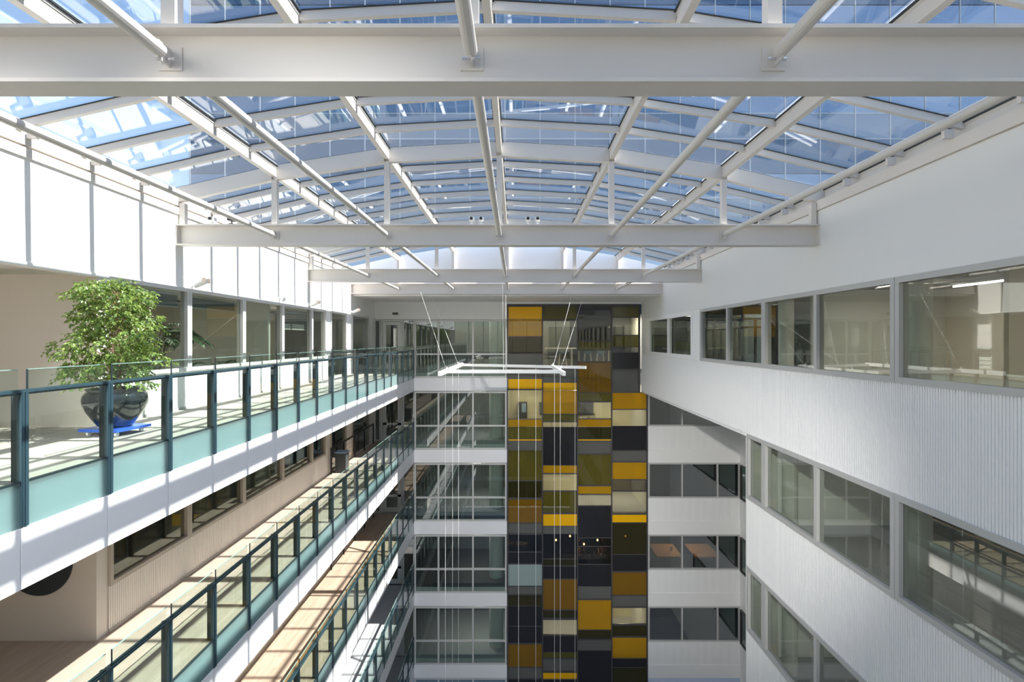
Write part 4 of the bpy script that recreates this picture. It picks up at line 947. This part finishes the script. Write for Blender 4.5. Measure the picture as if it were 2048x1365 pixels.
# lamps of the rooms behind the glass (ceiling panels)
for k, e in ((0, 30), (1, 19), (2, 18), (4, 14)):
    f = fl(k)
    for j, xx in enumerate((0.6, 3.4, 5.8)):
        t = empty('ceiling_panel_lamp', (xx, 29.5, f + 2.7), 'flat ceiling lamp behind the coloured glass, %s storey, %s from the left' % (LEV[k], ORD[j]), 'lamp', 'ceiling lamps behind the coloured glass')
        bx('housing', 'white_plastic', t, xx - 0.3, xx + 0.3, 29.2, 29.8, f + 2.76, f + 2.8)
        room_light(xx, 29.5, f + 2.74, e, 0.55, 0.55)

for k in range(NL - 1):
    f = fl(k)
    for j, (yy, e) in enumerate(((1.5, 24), (6.5, 24), (11.7, 24)) if k else ((1.5, 26), (6.5, 26), (11.7, 26), (19, 26))):
        t = empty('ceiling_panel_lamp', (8.9, yy, f + 2.7), 'flat ceiling lamp in the right offices, %s storey, %s from the near end' % (LEV[k], ORD[j]), 'lamp', 'ceiling lamps in the right offices')
        bx('housing', 'white_plastic', t, 8.6, 9.2, yy - 0.3, yy + 0.3, f + 2.70, f + 2.75)
        room_light(8.9, yy, f + 2.69, e * (0.5 if k else 1), 0.55, 0.55)
for j, yy in enumerate((12.5, 19.5)):
    t = empty('ceiling_panel_lamp', (-8.6, yy, F0 + 2.6), 'flat ceiling lamp in the top left rooms, %s from the near end' % ORD[j], 'lamp', 'ceiling lamps in the top left rooms')
    bx('housing', 'white_plastic', t, -8.9, -8.3, yy - 0.3, yy + 0.3, F0 + 2.63, F0 + 2.67)
    room_light(-8.6, yy, F0 + 2.61, 26, 0.55, 0.55)

for k in range(NL - 1):
    f = fl(k)
    t = empty('ceiling_panel_lamp', (-2.0, 28.9, f + 2.7), 'added flat ceiling lamp behind the back windows, %s storey' % LEV[k], 'lamp', 'added ceiling lamps behind the back windows')
    bx('housing', 'white_plastic', t, -2.3, -1.7, 28.6, 29.2, f + 2.76, f + 2.8)
    room_light(-2.0, 28.9, f + 2.74, 20, 0.55, 0.55)  # lamps added to lift the pale columns out of the dark rooms
# skirting along the left gallery walls
for k in range(NL - 1):
    f = fl(k)
    tag(MB().box(XL + 0.019, XL + 0.035, 9.42, 20.15, f, f + 0.05).build('baseboard_left', 'frame_tan' if k else 'frame_grey', None), 'thin skirting along the left gallery wall on the %s storey' % LEV[k], 'skirting', kind='structure')

t = empty('ceiling_panel_lamp', (8.9, 29.3, fl(3) + 2.7), 'added flat ceiling lamp over the orange tables in the recess room', 'lamp')
bx('housing', 'white_plastic', t, 8.6, 9.2, 29.0, 29.6, fl(3) + 2.76, fl(3) + 2.8); room_light(8.9, 29.3, fl(3) + 2.74, 26, 0.55, 0.55)  # lamp added so the tables show in the dark room

# two people behind the bar counter
def person(x, y, z, label, lean, skin_top):
    J = [((0,0,0.95),.13),((0,0,1.12),.125),((0,0,1.32),.15),((0,-.01,1.46),.075),((0,-.02,1.55),.055),((0,-.03,1.66),.095),((0,-.035,1.76),.075),
         ((-.17,0,1.40),.062),((-.22,-.05,1.14),.045),((-.12,-.27,1.05),.033),((-.10,-.34,1.04),.028),
         ((.17,0,1.40),.062),((.23,-.08,1.15),.045),((.14,-.30,1.10),.033),((.12,-.37,1.09),.028),
         ((-.09,0,.90),.10),((-.10,.0,.50),.065),((-.10,.02,.09),.045),((-.10,-.10,.035),.035),
         ((.09,0,.90),.10),((.10,.0,.50),.065),((.10,.02,.09),.045),((.10,-.10,.035),.035)]
    E = [(0,1),(1,2),(2,3),(3,4),(4,5),(5,6),(2,7),(7,8),(8,9),(9,10),(2,11),(11,12),(12,13),(13,14),(0,15),(15,16),(16,17),(17,18),(0,19),(19,20),(20,21),(21,22)]
    for h, sx in ((10, -1), (14, 1)):
        hx, hy, hz = J[h][0]
        for q, L in ((-.022,.06),(-.007,.072),(.008,.068),(.022,.05)):
            J.append(((hx+q, hy-.03-L*.5, hz-.008), .009)); E.append((h, len(J)-1)); J.append(((hx+q, hy-.03-L, hz-.03), .008)); E.append((len(J)-2, len(J)-1))
        J.append(((hx-sx*.04, hy-.02, hz), .010)); E.append((h, len(J)-1))
    J.append(((0,-.135,1.655),.012)); E.append((5, len(J)-1))
    root = empty('person', (x, y, z), label, 'person')
    me = bpy.data.meshes.new('body'); me.from_pydata([Vector(p) for p, r_ in J], E, []); o = bpy.data.objects.new('body', me); C.objects.link(o)
    md = o.modifiers.new('skin', 'SKIN')
    if not me.skin_vertices: pass
    bm = bmesh.new(); bm.from_mesh(me); lay = bm.verts.layers.skin.verify(); bm.verts.ensure_lookup_table()
    for i, v in enumerate(bm.verts): v[lay].radius = (J[i][1], J[i][1]); v[lay].use_root = (i == 0)
    bm.to_mesh(me); bm.free()
    o.modifiers.new('sub', 'SUBSURF').levels = 1
    dg = bpy.context.evaluated_depsgraph_get(); dg.update()
    m2 = bpy.data.meshes.new_from_object(o.evaluated_get(dg)); m2.name = 'body'
    m2.materials.clear(); m2.materials.append(M['cabinet_dark']); m2.materials.append(M['skin'])
    for p in m2.polygons:
        c = p.center; p.use_smooth = True
        p.material_index = 1 if (c.z > 1.5 or (c.y < -.10 and c.z > 0.9)) else 0
    bpy.data.objects.remove(o); b = bpy.data.objects.new('body', m2); C.objects.link(b); b.parent = root; ORI[b.name] = (x, y, z)
    h = MB(); h.lathe([(0.0, z+1.84), (.06, z+1.825), (.095, z+1.77), (.10, z+1.70), (.085, z+1.66)], x, y + 0.0, 16); h.build('hair', 'cabinet_dark', root, smooth=True)
    root.rotation_euler = (0, 0, lean)
person(3.38, 29.06, fl(3), 'person in dark clothes reaching over the left of the bar', 0.3, 1)
person(4.62, 29.06, fl(3), 'person in dark clothes working at the right of the bar', -0.4, 1)
room_light(3.9, 28.6, fl(2) - 0.82, 6, 0.3, 0.3, (1, 0.8, 0.6))
